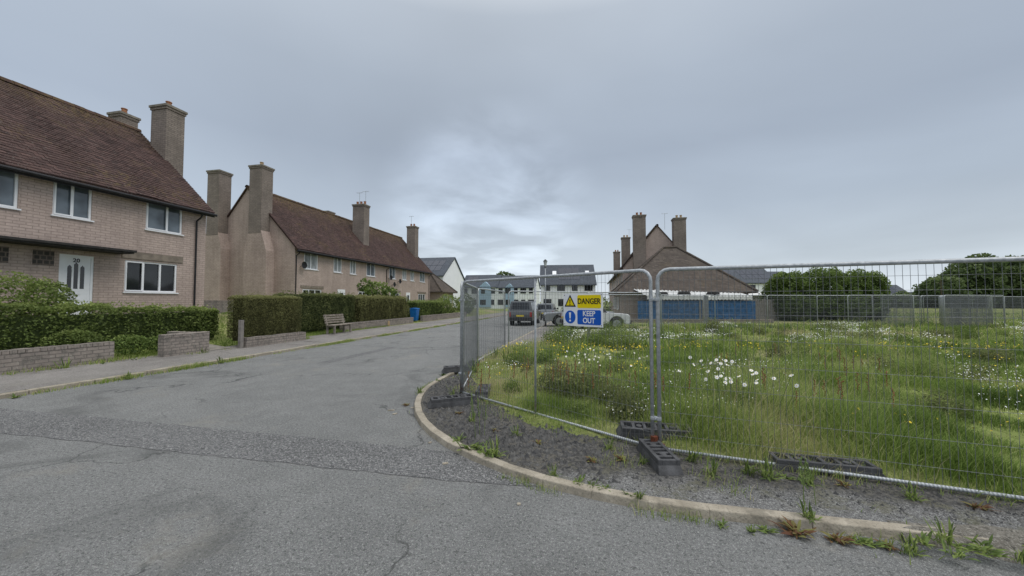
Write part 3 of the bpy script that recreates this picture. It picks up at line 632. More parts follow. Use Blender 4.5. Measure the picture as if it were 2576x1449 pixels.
def modern(label,x0,y0,W,D,eave,ridge,rotz=0,nw=4,solar=(),clad=None,storeys=2,sky=0,base=0):
    h=thing('white_house',label,'house',(x0,y0,base),rotz,group='modern white rendered houses')
    mb=MB()
    mb.add([(0,0,-.5),(W,0,-.5),(W,D,-.5),(0,D,-.5),(0,0,eave),(W,0,eave),(W,D,eave),(0,D,eave),(0,D/2,ridge),(W,D/2,ridge)],[(0,1,5,4),(2,3,7,6),(1,2,6,9,5),(3,0,4,8,7)])
    k=(ridge-eave)/(D/2)
    rf=MB()
    for sg in (0,1):
        p=[(-.3,eave-.3*k+.02),(D/2,ridge+.02),(D/2,ridge+.2),(-.3,eave-.3*k+.2)]
        if sg: p=[(D-a,b) for a,b in p]
        rf.prism(p,-.2,W+.2,axis='x')
    rf.make('roof',M['slate'],h)
    for (a,b) in solar:
        ya,yb=D*.10,D*.40; z=lambda y:eave+k*y+.24
        sp=MB(); nn=max(2,int((b-a)/1.1))
        for i in range(nn):
            for (u,v) in ((0,.48),(.52,1)):
                xa=a+(b-a)*i/nn; xb=a+(b-a)*(i+1)/nn-.06; p0=ya+(yb-ya)*u; p1=ya+(yb-ya)*v
                sp.add([(xa,p0,z(p0)),(xb,p0,z(p0)),(xb,p1,z(p1)),(xa,p1,z(p1)),(xa,p0,z(p0)-.06),(xb,p0,z(p0)-.06),(xb,p1,z(p1)-.06),(xa,p1,z(p1)-.06)],[(0,1,2,3),(0,4,5,1),(1,5,6,2),(2,6,7,3),(3,7,4,0)])
        sp.make('solar_panel',M['solar'],h)
    for i in range(sky):
        xa=W*(.22+.62*i); p0=D*.2; p1=D*.32
        MB().add([(xa,p0,eave+k*p0+.26),(xa+.7,p0,eave+k*p0+.26),(xa+.7,p1,eave+k*p1+.26),(xa,p1,eave+k*p1+.26)],[(0,1,2,3)]).make('skylight',M['render'],h)
    mb.make('wall',M['render'],h)
    if clad:
        for a,b in clad:
            MB().box(a,-.30,.3,b,-.003,eave).add([(a,-.30,eave),(b,-.30,eave),((a+b)/2,-.30,eave+(b-a)*.42),(a,1.2,eave),(b,1.2,eave),((a+b)/2,1.2,eave+(b-a)*.42)],[(0,1,2),(0,2,5,3),(1,4,5,2)]).make('bay',M['clad'],h)
    for i in range(nw):
        xc=W*(i+.5)/nw
        y=-.30 if clad and any(a<xc<b for a,b in clad) else 0
        for st in range(storeys):
            z=.9+st*2.7; ww=.45 if (i+st)%2 else .65
            w=MB().add([(xc-ww,y-.012,z),(xc+ww,y-.012,z),(xc+ww,y-.012,z+1.15),(xc-ww,y-.012,z+1.15)],[(0,1,2,3)]).make('window',M['glass'],h)
            f=MB(); f.box(xc-ww-.05,y-.04,z-.05,xc+ww+.05,y-.004,z).box(xc-ww-.05,y-.04,z+1.15,xc+ww+.05,y-.004,z+1.2).box(xc-ww-.05,y-.039,z,xc-ww,y-.004,z+1.15).box(xc+ww,y-.039,z,xc+ww+.05,y-.004,z+1.15).box(xc-.03,y-.038,z,xc+.03,y-.013,z+1.15).make('frame',M['black'],w)
    return h
modern('white rendered house with solar panels on slate roof',-36,56.5,12.5,10,5.9,9.3,solar=((6,11.5),),nw=3)
modern('white rendered terrace with blue clad gable bay',-31,86,9,8.5,5.2,8.2,nw=4,solar=((.8,3.5),),clad=((4.6,7.6),))
modern('white rendered terrace house with slate roof',-22,86,9.2,8.5,5.0,7.9,nw=5,clad=((2.0,4.2),))
modern('white rendered house with dark slate roof and skylights',-8.7,65.5,9.6,9,4.7,8.4,math.radians(6),nw=4,sky=2,solar=((3.2,7.0),))
x,y=C(37.5,70); modern('white rendered houses with rows of solar panels',x,y,13,9,5.2,8.2,math.radians(12),nw=4,solar=((1,5.5),(7,12)))
x,y=C(49.5,76); modern('white rendered house with solar panels facing meadow',x,y,9,9,5.2,8.0,math.radians(12),nw=3,solar=((1,8),))
x,y=C(106,110); modern('low white house with grey roof beyond meadow',x,y,13,9,3.4,6.6,math.radians(12),nw=3,storeys=1,solar=((1,11),))
x,y=C(124,116); modern('low white house beside woodland',x,y,20,9,2.4,4.6,math.radians(12),nw=4,storeys=1)

# ------------------------------------------------------------------ garden walls, hedges
def gwall(label,x0,y0,x1,y1,z0,z1):
    t=thing('garden_wall',label,'wall',((x0+x1)/2,(y0+y1)/2,z0),group='low brick garden walls')
    X,Y,H=(x1-x0)/2,(y1-y0)/2,z1-z0
    MB().box(-X,-Y,-.15,X,Y,H-.09).make('wall_body',M['brick_w'],t)
    mb=MB(); n=max(2,int(2*Y/.115)) if Y>X else max(2,int(2*X/.115))
    for i in range(n):
        j=random.uniform(-.008,.008)
        if Y>X: a=-Y+2*Y*i/n; mb.box(-X-.01+j,a+.004,H-.088,X+.01+j,a+2*Y/n-.004,H+j)
        else: a=-X+2*X*i/n; mb.box(a+.004,-Y-.01+j,H-.088,a+2*X/n-.004,Y+.01+j,H+j)
    mb.make('coping',M['brick_w'],t,bevel=.006)
    return t
gwall('low weathered brick garden wall with brick coping',-13.0,1.5,-12.78,7.7,.05,.60)
gwall('short low brick wall in front of hedge',-12.35,8.45,-12.12,9.75,.05,.72)
gwall('short return of low brick wall by path',-13.6,9.55,-12.36,9.76,.05,.70)
gwall('low brick wall under clipped hedge',-11.97,10.75,-11.75,13.5,.05,.42)
gwall('low brick wall running along the pavement',-13.3,17.7,-13.08,25.8,.05,.50)
gwall('low brick wall running along the pavement',-13.3,27.4,-13.08,38,.05,.55)
gwall('low brick wall below far end house',-20.2,15.2,-20.0,21.5,.9,1.75)
MB().box(-.06,-.06,-.1,.06,.06,1.0).make('gate_post',M['fencewood'],None,(-11.85,10.62,.05),label='weathered wooden gate post beside clipped hedge',category='post',bevel=.01)
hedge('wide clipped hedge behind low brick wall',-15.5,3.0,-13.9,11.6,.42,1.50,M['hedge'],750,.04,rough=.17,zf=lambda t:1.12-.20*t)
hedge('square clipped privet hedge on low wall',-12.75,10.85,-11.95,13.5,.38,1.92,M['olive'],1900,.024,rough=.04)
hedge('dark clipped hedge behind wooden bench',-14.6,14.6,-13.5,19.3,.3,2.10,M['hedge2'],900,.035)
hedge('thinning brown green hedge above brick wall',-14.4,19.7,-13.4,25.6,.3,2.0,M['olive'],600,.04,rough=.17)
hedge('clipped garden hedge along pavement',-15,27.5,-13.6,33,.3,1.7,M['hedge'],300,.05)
def bush(label,loc,bl,dens,size,mat,name='garden_bush',cat='bush',group=None,flat=.2):
    return put(name,blobs(bl,dens,size,mat,name,flat),None,loc,label=label,category=cat,group=group)
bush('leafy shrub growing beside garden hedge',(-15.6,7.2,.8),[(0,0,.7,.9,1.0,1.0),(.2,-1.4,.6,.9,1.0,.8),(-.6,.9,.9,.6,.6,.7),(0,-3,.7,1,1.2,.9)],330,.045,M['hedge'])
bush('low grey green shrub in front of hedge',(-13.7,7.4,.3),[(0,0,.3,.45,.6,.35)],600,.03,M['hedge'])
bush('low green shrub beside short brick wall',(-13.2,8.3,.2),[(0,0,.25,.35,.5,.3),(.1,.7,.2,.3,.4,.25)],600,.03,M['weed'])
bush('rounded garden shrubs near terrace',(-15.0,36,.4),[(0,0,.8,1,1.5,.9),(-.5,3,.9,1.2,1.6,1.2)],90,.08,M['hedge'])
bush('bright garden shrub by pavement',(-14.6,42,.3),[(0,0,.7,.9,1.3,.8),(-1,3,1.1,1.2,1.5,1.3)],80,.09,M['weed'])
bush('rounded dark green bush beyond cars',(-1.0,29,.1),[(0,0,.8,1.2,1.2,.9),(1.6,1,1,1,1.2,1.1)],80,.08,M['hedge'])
def tree(label,loc,th,tr,bl,dens,size,mat,limbs=5):
    t=thing('tree',label,'tree',loc); mb=MB(); mb.tube([(0,0,-.1),(.05,0,th*.4),(-.05,.08,th*.8),(0,0,th*1.15)],tr,8,r2=tr*.35)
    for i in range(limbs):
        b=bl[i%len(bl)]; z=th*(.55+.09*i); mb.tube([(0,0,z),(b[0]*.5,b[1]*.5,(z+b[2])/2),(b[0]*.95,b[1]*.95,b[2])],tr*.45,6,r2=tr*.1)
    mb.make('trunk',M['bark'],t,smooth=True); put('crown',blobs(bl,dens,size,mat,'crown'),t); return t
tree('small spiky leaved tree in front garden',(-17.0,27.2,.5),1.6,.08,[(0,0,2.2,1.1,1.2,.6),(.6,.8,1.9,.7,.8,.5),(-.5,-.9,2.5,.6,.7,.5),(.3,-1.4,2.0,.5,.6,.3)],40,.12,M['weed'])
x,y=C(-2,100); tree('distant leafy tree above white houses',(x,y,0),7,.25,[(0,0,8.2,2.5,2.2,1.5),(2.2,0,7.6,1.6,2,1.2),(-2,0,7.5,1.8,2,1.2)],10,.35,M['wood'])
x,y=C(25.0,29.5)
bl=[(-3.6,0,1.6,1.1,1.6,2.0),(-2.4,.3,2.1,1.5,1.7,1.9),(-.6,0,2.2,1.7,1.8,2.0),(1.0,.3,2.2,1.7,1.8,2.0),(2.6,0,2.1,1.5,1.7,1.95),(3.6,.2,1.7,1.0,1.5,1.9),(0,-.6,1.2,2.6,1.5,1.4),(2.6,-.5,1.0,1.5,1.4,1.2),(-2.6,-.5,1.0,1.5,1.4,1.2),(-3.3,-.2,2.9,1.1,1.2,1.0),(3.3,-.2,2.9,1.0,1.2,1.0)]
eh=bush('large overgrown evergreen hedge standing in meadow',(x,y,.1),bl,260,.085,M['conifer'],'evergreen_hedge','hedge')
eh.rotation_euler=(0,0,YAW)
bl=[]
for i in range(110):
    b=random.uniform(84,112); u=random.uniform(1.04,1.62); t_=min(1,max(0,u-1.10)/.14); hgt=(3.6+t_*8.2)*random.uniform(.72,1.12); x,y=C(u*b,b); rr0=random.uniform(1.8,3.6)*(1+.3*t_); bl.append((x,y,hgt-rr0*.8,rr0,rr0,rr0*.85)); bl.append((x+random.uniform(-2,2),y,hgt*.4,rr0*1.1,rr0,hgt*.42))
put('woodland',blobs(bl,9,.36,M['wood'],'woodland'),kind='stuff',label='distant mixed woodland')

# ------------------------------------------------------------------ fence panels
def panel_meshes(L,mid,wr):
    R=.12; top=2.05
    pts=[(0,0,.04),(0,0,top-R)]+[(R-R*math.cos(t),0,top-R+R*math.sin(t)) for t in (.4,.8,1.2,1.57)]+[(L-R+R*math.sin(t),0,top-R+R*math.cos(t)) for t in (0,.4,.8,1.2)]+[(L,0,top-R),(L,0,.04)]
    f=MB().tube(pts,.021,8)
    if mid: f.tube([(L/2,0,.10),(L/2,0,top-.02)],.016,8)
    r=MB().tube([(.02,0,.10),(L-.02,0,.10)],.017,8)
    w=MB(); n=int(L/.052)
    def sq(a,b,t):
        a=Vector(a);b=Vector(b)
        d=(b-a); u=Vector((t,0,0)) if abs(d.z)>abs(d.x) else Vector((0,0,t)); v=Vector((0,t,0))
        vs=[a+u,a+v,a-u,a-v,b+u,b+v,b-u,b-v]; w.add(vs,[(0,1,5,4),(1,2,6,5),(2,3,7,6),(3,0,4,7)])
    for i in range(1,n): sq((L*i/n,0,.11),(L*i/n,0,top-.02),wr)
    for z in (.26,.50,.78,1.04,1.30,1.56,1.80,1.93): sq((.02,-.003,z),(L-.02,-.003,z),wr*.85)
    return f,r,w
cache={}
def fence(p0,p1,label='galvanised steel temporary fence panel',mid=False,wr=.0026):
    p0=Vector(p0);p1=Vector(p1); L=(p1-p0).length; key=(round(L,2),mid,wr)
    t=thing('site_fence',label,'fence',(p0.x,p0.y,.0),math.atan2(p1.y-p0.y,p1.x-p0.x),'temporary site fencing')
    if key not in cache:
        f,r,w=panel_meshes(L,mid,wr); cache[key]=(f.make('frame',M['galv'],t,smooth=True),r.make('bottom_rail',M['rail'],t,smooth=True),w.make('wire_mesh',M['wire'],t))
    else:
        for o in cache[key]:
            k=o.copy(); k.parent=t; COL.objects.link(k)
    return t
J1=(.69,4.33); J0=(-2.25,6.27)
fence((J0[0]+.03,J0[1]-.02),(J1[0]-.035,J1[1]+.02),'galvanised steel fence panel with centre post carrying danger sign',True,.0018)
fence((J1[0]+.035,J1[1]),(4.15,3.74),'wide galvanised steel fence panel at meadow edge',wr=.0018)
fence((-3.0,9.62),(J0[0]-.02,J0[1]+.04),'galvanised fence panel along the street corner',wr=.0018)
fence((-3.05,13.1),(-3.0,9.66),'galvanised fence panel beside roadside pavement',wr=.0018)
fence((-2.75,12.4),(-.1,14.6),'galvanised fence panel crossing the pavement',wr=.002)
fence((-.05,14.65),(2.9,16.5),'galvanised fence panel crossing rough grass',wr=.002)
P=[C(4.6,19.3),C(8.0,20.0),C(11.4,20.8),C(14.9,21.6),C(18.3,22.2),C(21.8,22.4),C(25.2,22.8),C(28.7,23.2)]
for a,b in zip(P[:-1],P[1:]): fence(a,b,'galvanised steel fence panel on far side of meadow',wr=.004)
P2=[C(19.6,21.6),C(23.0,21.2),C(24.3,24.3),C(27.8,25.0),C(29.0,21.8)]
for a,b in zip(P2[:-1],P2[1:]): fence(a,b,'galvanised steel fence panel standing in meadow',wr=.004)
P3=[C(11.5,22.2),C(13.2,24.9),C(10,25.2)]
for a,b in zip(P3[:-1],P3[1:]): fence(a,b,'galvanised steel fence panel near blue shed',wr=.004)
for k in range(4): fence(C(25.0+.5*k,21.4+.5*k),C(28.4+.5*k,21.9+.45*k),'galvanised fence panel stacked against others in meadow',wr=.004)
P4=[C(30+3.45*i,26+.9*i) for i in range(9)]
for a,b in zip(P4[:-1],P4[1:]): fence(a,b,'galvanised steel fence panel at distant meadow edge',wr=.004)
def clamp(x,y,z):
    MB().box(-.055,-.026,-.018,.055,.026,.018).tube([(0,-.045,0),(0,.045,0)],.010,6).make('pipe_coupler',M['galv'],None,(x,y,z),math.radians(-20),bevel=.006,label='steel coupler joining two fence panels',category='coupler',group='fence couplers')
for z in (.42,1.72): clamp(J1[0],J1[1]+.005,z); clamp(J0[0],J0[1]+.01,z)
def foot(loc,rot,label='black recycled plastic ballast block',L=.78,W=.24,H=.13,tilt=0):
    mb=MB(); c=.05
    mb.add([(-L/2,-W/2,0),(L/2,-W/2,0),(L/2,W/2,0),(-L/2,W/2,0),(-L/2+c,-W/2+.012,H*.6),(L/2-c,-W/2+.012,H*.6),(L/2-c,W/2-.012,H*.6),(-L/2+c,W/2-.012,H*.6)],[(3,2,1,0),(4,5,6,7),(0,1,5,4),(1,2,6,5),(2,3,7,6),(3,0,4,7)])
    for sgn in (-1,1): mb.box(-L/2+c,sgn*(W/2-.032)-.019,H*.55,L/2-c,sgn*(W/2-.032)+.019,H)
    n=7
    for i in range(n):
        x=-L/2+c+.02+(L-2*c-.04)*i/(n-1); mb.box(x-.019,-W/2+.05,H*.55,x+.019,W/2-.05,H-.004)
    for i in (1,4):
        x=-L/2+c+.02+(L-2*c-.04)*(i+.5)/(n-1); mb.tube([(x,0,H*.5),(x,0,H-.002)],.035,10)
    o=mb.make('ballast_block',M['rubber'],None,loc,rot,bevel=.006,label=label,category='ballast block',group='fence ballast blocks'); o.rotation_euler[0]=tilt; return o
foot(C(1.50,3.86,.060),math.radians(102),'black plastic ballast block under fence joint',L=.66)
foot(C(1.72,4.50,.08),math.radians(2),'black plastic ballast block behind fence joint',L=.9,tilt=.12)
foot(C(3.02,3.66,.060),math.radians(-2),'spare black plastic ballast block lying by fence',L=.95,H=.10)
foot(C(-.95,5.95,.056),math.radians(32),'black plastic ballast block under corner fence'); foot(C(-.50,6.55,.06),math.radians(100),'black plastic ballast block beside corner fence',L=.7)
foot(C(-1.25,8.7,.06),math.radians(25)); foot(C(-1.0,9.2,.06),math.radians(100))
for a,b in P[1:7]: foot((a,b,.10),YAW+math.radians(90))
MB().tube([(-.02,0,.05),(-.02,0,.18)],.04,8).box(-.09,-.05,.06,.09,.05,.09).make('rusty_bracket',M['rust'],None,(J1[0],J1[1],.05),label='rusty steel bracket at the fence joint',category='bracket')
d=Vector((J1[0]-J0[0],J1[1]-J0[1])); ang=math.atan2(d.y,d.x); u=d.normalized(); nrm=Vector((u.y,-u.x))
sc=Vector(J1)-u*(.265*3.52)+nrm*.028
sg=thing('danger_sign','white safety sign reading DANGER KEEP OUT on fence','sign',(sc.x,sc.y,1.59),ang)
MB().box(-.30,-.003,-.21,.30,.003,.21).make('sign_board',M['signw'],sg)
def rr(mb,x0,z0,x1,z1,r,y0,y1,m=0):
    pts=[]
    for cx,cz,a0 in ((x1-r,z1-r,0),(x0+r,z1-r,90),(x0+r,z0+r,180),(x1-r,z0+r,270)):
        for k in range(5): a=math.radians(a0+k*22.5); pts.append((cx+r*math.cos(a),cz+r*math.sin(a)))
    mb.prism(pts,y0,y1,m)
def disc(mb,cx,cz,r,y0,y1,n=28): mb.prism([(cx+r*math.cos(2*math.pi*k/n),cz+r*math.sin(2*math.pi*k/n)) for k in range(n)],y0,y1)
m=MB(); rr(m,-.075,.025,.275,.19,.02,-.0055,-.0035); m.make('yellow_panel',M['signy'],sg)
m=MB(); rr(m,-.075,-.185,.275,-.0,.02,-.0055,-.0035); m.make('blue_panel',M['signb'],sg)
def tri(cx,cz,r): return [(cx+r*math.sin(a),cz+r*math.cos(a)) for a in (0,2.094,4.189)]
m=MB(); m.prism(tri(-.19,.092,.105),-.0055,-.0035); m.make('warning_triangle_border',M['signk'],sg)
m=MB(); m.prism(tri(-.19,.092,.072),-.0075,-.0057); m.make('warning_triangle',M['signy'],sg)
m=MB(); m.prism([(-.199,.132),(-.181,.132),(-.186,.082),(-.194,.082)],-.0095,-.0077); disc(m,-.19,.067,.008,-.0095,-.0077,12); m.make('exclamation_mark',M['signk'],sg)
m=MB(); disc(m,-.19,-.095,.085,-.0055,-.0035); m.make('blue_disc',M['signb'],sg)
m=MB(); m.prism([(-.207,-.035),(-.173,-.035),(-.182,-.115),(-.198,-.115)],-.0075,-.0057); disc(m,-.19,-.142,.014,-.0075,-.0057,14); m.make('exclamation_mark',M['signw'],sg)
text('danger_text','DANGER',.098,M['signk'],sg,(.10,-.0068,.108),(math.pi/2,0,0),.0022,.0008,.86)
text('keep_text','KEEP',.092,M['signw'],sg,(.10,-.0068,-.048),(math.pi/2,0,0),.002,.0008,.92)
text('out_text','OUT',.092,M['signw'],sg,(.10,-.0068,-.136),(math.pi/2,0,0),.002,.0008,.92)
m=MB()
for a in (-.28,.28):
    for b in (-.19,.19): m.tube([(a,-.006,b),(a,.03,b)],.006,6)
m.make('cable_ties',M['black'],sg)

# ------------------------------------------------------------------ vehicles
def inset(A,B,Cc,D,f=.08,g_=.12,off=.006):
    A,B,Cc,D=[Vector(k) for k in (A,B,Cc,D)]; n=(B-A).cross(D-A).normalized()
    P=lambda u,v:(A*(1-u)+B*u)*(1-v)+(D*(1-u)+Cc*u)*v
    return [P(f,g_)+n*off,P(1-f,g_)+n*off,P(1-f,1-g_)+n*off,P(f,1-g_)+n*off]
def car(label,loc,rot,paint,L=4.5,W=1.8,H=1.75,hood=.30,pick=False,softtop=False):
    t=thing('parked_car',label,'car',loc,rot,'cars parked on the street'); wr=.36; zb=.32; belt=H*.60; a,b=-L/2,L/2; wb=L*.29
    def arch(cx): return [(cx+ (wr+.06)*math.cos(k),wr+(wr+.06)*math.sin(k)*1.0) for k in np.linspace(math.pi,0,9)]
    bottom=[(a+.06,zb)]+arch(-wb)+arch(wb)+[(b-.06,zb)]
    top=[(b,zb+.12),(b-.02,belt*.80),(b-.15,belt*.90),(b-L*hood,belt*.98),(a+.04,belt),(a,belt*.75)]
    mb=MB(); mb.prism(bottom+top,-W/2,W/2); mb.make('body',M[paint],t,bevel=.04)
    cf=b-L*hood-.02; cr=a+(.06 if not pick else L*.36); rf=cf-.55; rr_=cr+.12; yi=W/2-.04; yt=W/2-.20; z1=belt-.02; z2=H
    v=[(cr,-yi,z1),(cf,-yi,z1),(cf,yi,z1),(cr,yi,z1),(rr_,-yt,z2),(rf,-yt,z2),(rf,yt,z2),(rr_,yt,z2)]
    MB().add(v,[(4,5,6,7),(0,1,5,4),(1,2,6,5),(2,3,7,6),(3,0,4,7)]).make('cabin',M['black'] if softtop else M[paint],t,bevel=.05)
    MB().add(inset(v[1],v[2],v[6],v[5],.08,.10,.012),[(0,1,2,3)]).make('windscreen',M['glass'],t)
    MB().add(inset(v[3],v[0],v[4],v[7],.10,.18,.012),[(0,1,2,3)]).make('rear_window',M['glass'],t)
    for s0,s1,s2,s3 in ((0,1,5,4),(2,3,7,6)):
        q=inset(v[s0],v[s1],v[s2],v[s3],.05,.14,.010); A,B_,C_,D_=q
        for u0,u1 in ((0,.32),(.35,.66),(.69,1)):
            MB().add([A.lerp(B_,u0),A.lerp(B_,u1),D_.lerp(C_,u1),D_.lerp(C_,u0)],[(0,1,2,3)]).make('window',M['glass'],t)
    for sx in (-wb,wb):
        for sy in (-1,1):
            y=sy*(W/2-.12); w=MB().tube([(sx,y-.11,wr),(sx,y-.09,wr),(sx,y+.09,wr),(sx,y+.11,wr)],wr,20).make('wheel',M['tyre'],t,bevel=.02)
            m=MB(); m.tube([(sx,sy*(W/2-.02),wr),(sx,sy*(W/2+.0),wr)],wr*.62,16)
            for k in range(5):
                an=k*1.257; m.box(-.03,-.01,0,.03,.01,wr*.55,0,Matrix.Translation((sx,sy*(W/2+.008),wr))@Matrix.Rotation(an,4,'Y'))
            m.make('rim',M['rim'],w)
    for sy in (-1,1):
        MB().box(b-.09,sy*(W/2-.28)-.15,belt*.68,b+.012,sy*(W/2-.28)+.15,belt*.80).make('headlight',M['lamp'],t,bevel=.015)
        MB().box(a-.012,sy*(W/2-.13)-.08,belt*.60,a+.08,sy*(W/2-.13)+.08,belt*.92).make('tail_light',M['redlamp'],t,bevel=.015)
        MB().box(cf-.35,sy*(W/2+.09)-.09,belt+.02,cf-.25,sy*(W/2+.09)+.09,belt+.17).make('mirror',M['black'],t,bevel=.02)
    MB().box(a-.07,-W/2+.03,zb+.02,a+.1,W/2-.03,zb+.24).make('bumper',M['black'],t,bevel=.03); MB().box(b-.1,-W/2+.03,zb+.02,b+.07,W/2-.03,zb+.24).make('bumper',M['black'],t,bevel=.03)
    MB().box(a-.02,-.26,belt*.62,a-.008,.26,belt*.62+.11).make('number_plate',M['plate_y'],t); MB().box(b+.071,-.26,zb+.06,b+.08,.26,zb+.17).make('number_plate',M['signw'],t)
    MB().box(b-.05,-.38,belt*.62,b+.008,.38,belt*.78).make('grille',M['black'],t)
    return t
car('dark grey estate four wheel drive parked at kerb',(-4.78,27.4,0),math.radians(90),'cdark',4.5,1.75,1.72)
car('silver hatchback parked further along the kerb',(-4.1,35.5,0),math.radians(90),'csilver',4.1,1.75,1.5)
x,y=C(4.8,21.6); car('white four wheel drive with black soft top',(x,y,.08),YAW,'cwhite',3.7,1.65,1.68,.34,softtop=True)
x,y=C(4.35,24.6); car('silver grey pickup parked behind fence',(x,y,.08),YAW+math.pi,'csilver',4.5,1.7,1.6,.28,pick=True)

# ------------------------------------------------------------------ street furniture & small objects
bt=thing('wooden_bench','weathered wooden slatted bench in front of hedge','bench',(-12.75,16.7,.08),0)
s1=MB()
for k in range(4): s1.box(-.02+k*.115,-.75,.42,.075+k*.115,.75,.455)
s1.make('seat',M['sbark'],bt,bevel=.006)
s2=MB()
for k in range(4): s2.box(-.075-k*.035,-.75,.52+k*.115,-.045-k*.035,.75,.605+k*.115)
s2.make('backrest',M['sbark'],bt,bevel=.006)
for y in (-.62,.62):
    MB().box(-.06,y-.04,0,.02,y+.04,.42).box(.34,y-.04,0,.42,y+.04,.415).box(-.04,y-.035,.34,.40,y+.035,.415).add([(-.06,y-.036,.4),(.0,y-.036,.4),(.0,y+.036,.4),(-.06,y+.036,.4),(-.20,y-.036,.96),(-.16,y-.036,.96),(-.16,y+.036,.96),(-.20,y+.036,.96)],[(0,1,5,4),(1,2,6,5),(2,3,7,6),(3,0,4,7),(4,5,6,7)]).make('leg',M['concrete'],bt)
def wheelie(loc,rot,mat,label):
    t=thing('wheelie_bin',label,'bin',loc,rot)
    MB().add([(-.22,-.25,.08),(.22,-.25,.08),(.22,.25,.08),(-.22,.25,.08),(-.28,-.33,.98),(.28,-.33,.98),(.28,.33,.98),(-.28,.33,.98)],[(3,2,1,0),(4,5,6,7),(0,1,5,4),(1,2,6,5),(2,3,7,6),(3,0,4,7)]).make('bin_body',mat,t,bevel=.03)
    MB().prism([(-.31,.985),(.31,.985),(.29,1.04),(0,1.09),(-.27,1.05)],-.35,.35).make('lid',mat,t,bevel=.02)
    for s in (-1,1): MB().tube([(-.2,s*.24,.1),(-.2,s*.29,.1)],.1,14).make('wheel',M['tyre'],t)
    MB().tube([(-.33,-.25,1.0),(-.36,-.25,1.02),(-.36,.25,1.02),(-.33,.25,1.0)],.015,6).make('handle',M['black'],t)
wheelie((-13.6,27.0,.1),.1,M['blueplastic'],'bright blue wheeled bin by garden wall')
MB().box(-.07,-.025,0,.07,.025,.30).add([(-.07,-.025,.30),(.07,-.025,.30),(.07,.025,.30),(-.07,.025,.30),(-.04,-.025,.34),(.04,-.025,.34),(.04,.025,.34),(-.04,.025,.34)],[(0,1,5,4),(1,2,6,5),(2,3,7,6),(3,0,4,7),(4,5,6,7)]).make('hydrant_marker',M['buffpot'],None,(-12.9,22,.08),1.2,label='small yellow hydrant marker post by wall',category='marker post',bevel=.01)
lp=thing('street_lamp','old style lantern street lamp on slim post','street lamp',C(2.26,25.0,.06))
MB().tube([(0,0,0),(0,0,.9)],.07,10).tube([(0,0,.9),(0,0,4.0)],.035,10,r2=.028).make('post',M['galv'],lp,smooth=True)
MB().tube([(0,0,4.0),(0,0,4.36)],.06,8,r2=.14).make('lantern',M['lamp'],lp)
MB().tube([(0,0,4.36),(0,0,4.40),(0,0,4.48)],.17,10,r2=.04).tube([(0,0,3.94),(0,0,4.0)],.07,8).make('lamp_cap',M['black'],lp)
def pole(loc,h,label):
    MB().tube([(0,0,0),(0,0,h)],.09,8,r2=.06).box(-.5,-.04,h-.6,.5,.04,h-.5).make('utility_pole',M['bark'],None,loc,label=label,category='pole')
x,y=C(72,62); pole((x,y,0),5.3,'thin dark pole at edge of woodland')

sh=thing('blue_shed','blue boarded shed with pale corrugated roof','shed',C(10.0,28.3,.08),YAW)
m=MB(); a,b=-.4,8.6; n=int((b-a)/.16)
for i in range(n):
    x0=a+(b-a)*i/n
    m.box(x0+.004,-.02+random.uniform(-.006,.006),0,x0+(b-a)/n-.004,.02,1.66+random.uniform(-.02,.02))
m.box(a,.021,.3,b,.06,.4); m.box(a,.021,1.2,b,.06,1.3); m.make('boarding',M['blue'],sh)
m=MB(); m.box(4.30,-.06,0,4.42,-.028,1.7).box(4.52,-.06,0,4.60,-.028,1.7); m.make('gate_post',M['fencewood'],sh)
m=MB(); vs=[];fs=[]; n=120
for i in range(n+1):
    x0=.3+8.0*i/n; z=.045*math.sin(i*1.57)
    vs+=[(x0,-.14,2.02+z),(x0,3.6,2.75+z),(x0,-.14,1.74+z)]
for i in range(n): fs+=[(3*i,3*i+3,3*i+4,3*i+1),(3*i,3*i+2,3*i+5,3*i+3)]
m.add(vs,fs).make('corrugated_roof',M['tin'],sh)
MB().box(.9,.3,0,7.8,3.5,1.8).make('shed_wall',M['dark'],sh)
for i,(a,b,h) in enumerate(((1.6,.4,.2),(3.4,.5,.25),(5.6,.4,.2))):
    MB().tube([(a,b,2.15),(a,b,2.15+h*.5),(a,b,2.15+h)],.5,14,r2=.40).make('old_tyre',M['tyre'],sh)
gw=gwall('low brick boundary wall beyond the meadow',-6.2,-.12,6.2,.12,0,.34); gw.location=(*C(12.5,26.6),.08); gw.rotation_euler[2]=YAW
tm=thing('timber_fence','weathered grey timber board fence','fence',C(18.9,29,.1),YAW)
m=MB()
for i in range(16): m.box(i*.17,-.015,0,i*.17+.14,.015,1.75+random.uniform(-.1,.1))
m.make('boards',M['fencewood'],tm); MB().box(-.05,.017,.4,2.75,.06,.5).box(-.05,.017,1.3,2.75,.06,1.4).make('rails',M['fencewood'],tm)
ls=thing('lean_to_shed','pale lean to shed with sloping roof','shed',C(19.6,33,.1),YAW)
MB().add([(0,0,0),(3,0,0),(3,3,0),(0,3,0),(0,0,2.1),(3,0,2.1),(3,3,2.9),(0,3,2.9)],[(0,1,5,4),(1,2,6,5),(2,3,7,6),(3,0,4,7)]).make('wall',M['tin'],ls); MB().add([(-.2,-.3,2.08),(3.2,-.3,2.08),(3.2,3.2,3.02),(-.2,3.2,3.02),(-.2,-.3,2.14),(3.2,-.3,2.14),(3.2,3.2,3.08),(-.2,3.2,3.08)],[(3,2,1,0),(4,5,6,7),(0,1,5,4),(1,2,6,5),(2,3,7,6),(3,0,4,7)]).make('roof',M['tin'],ls)

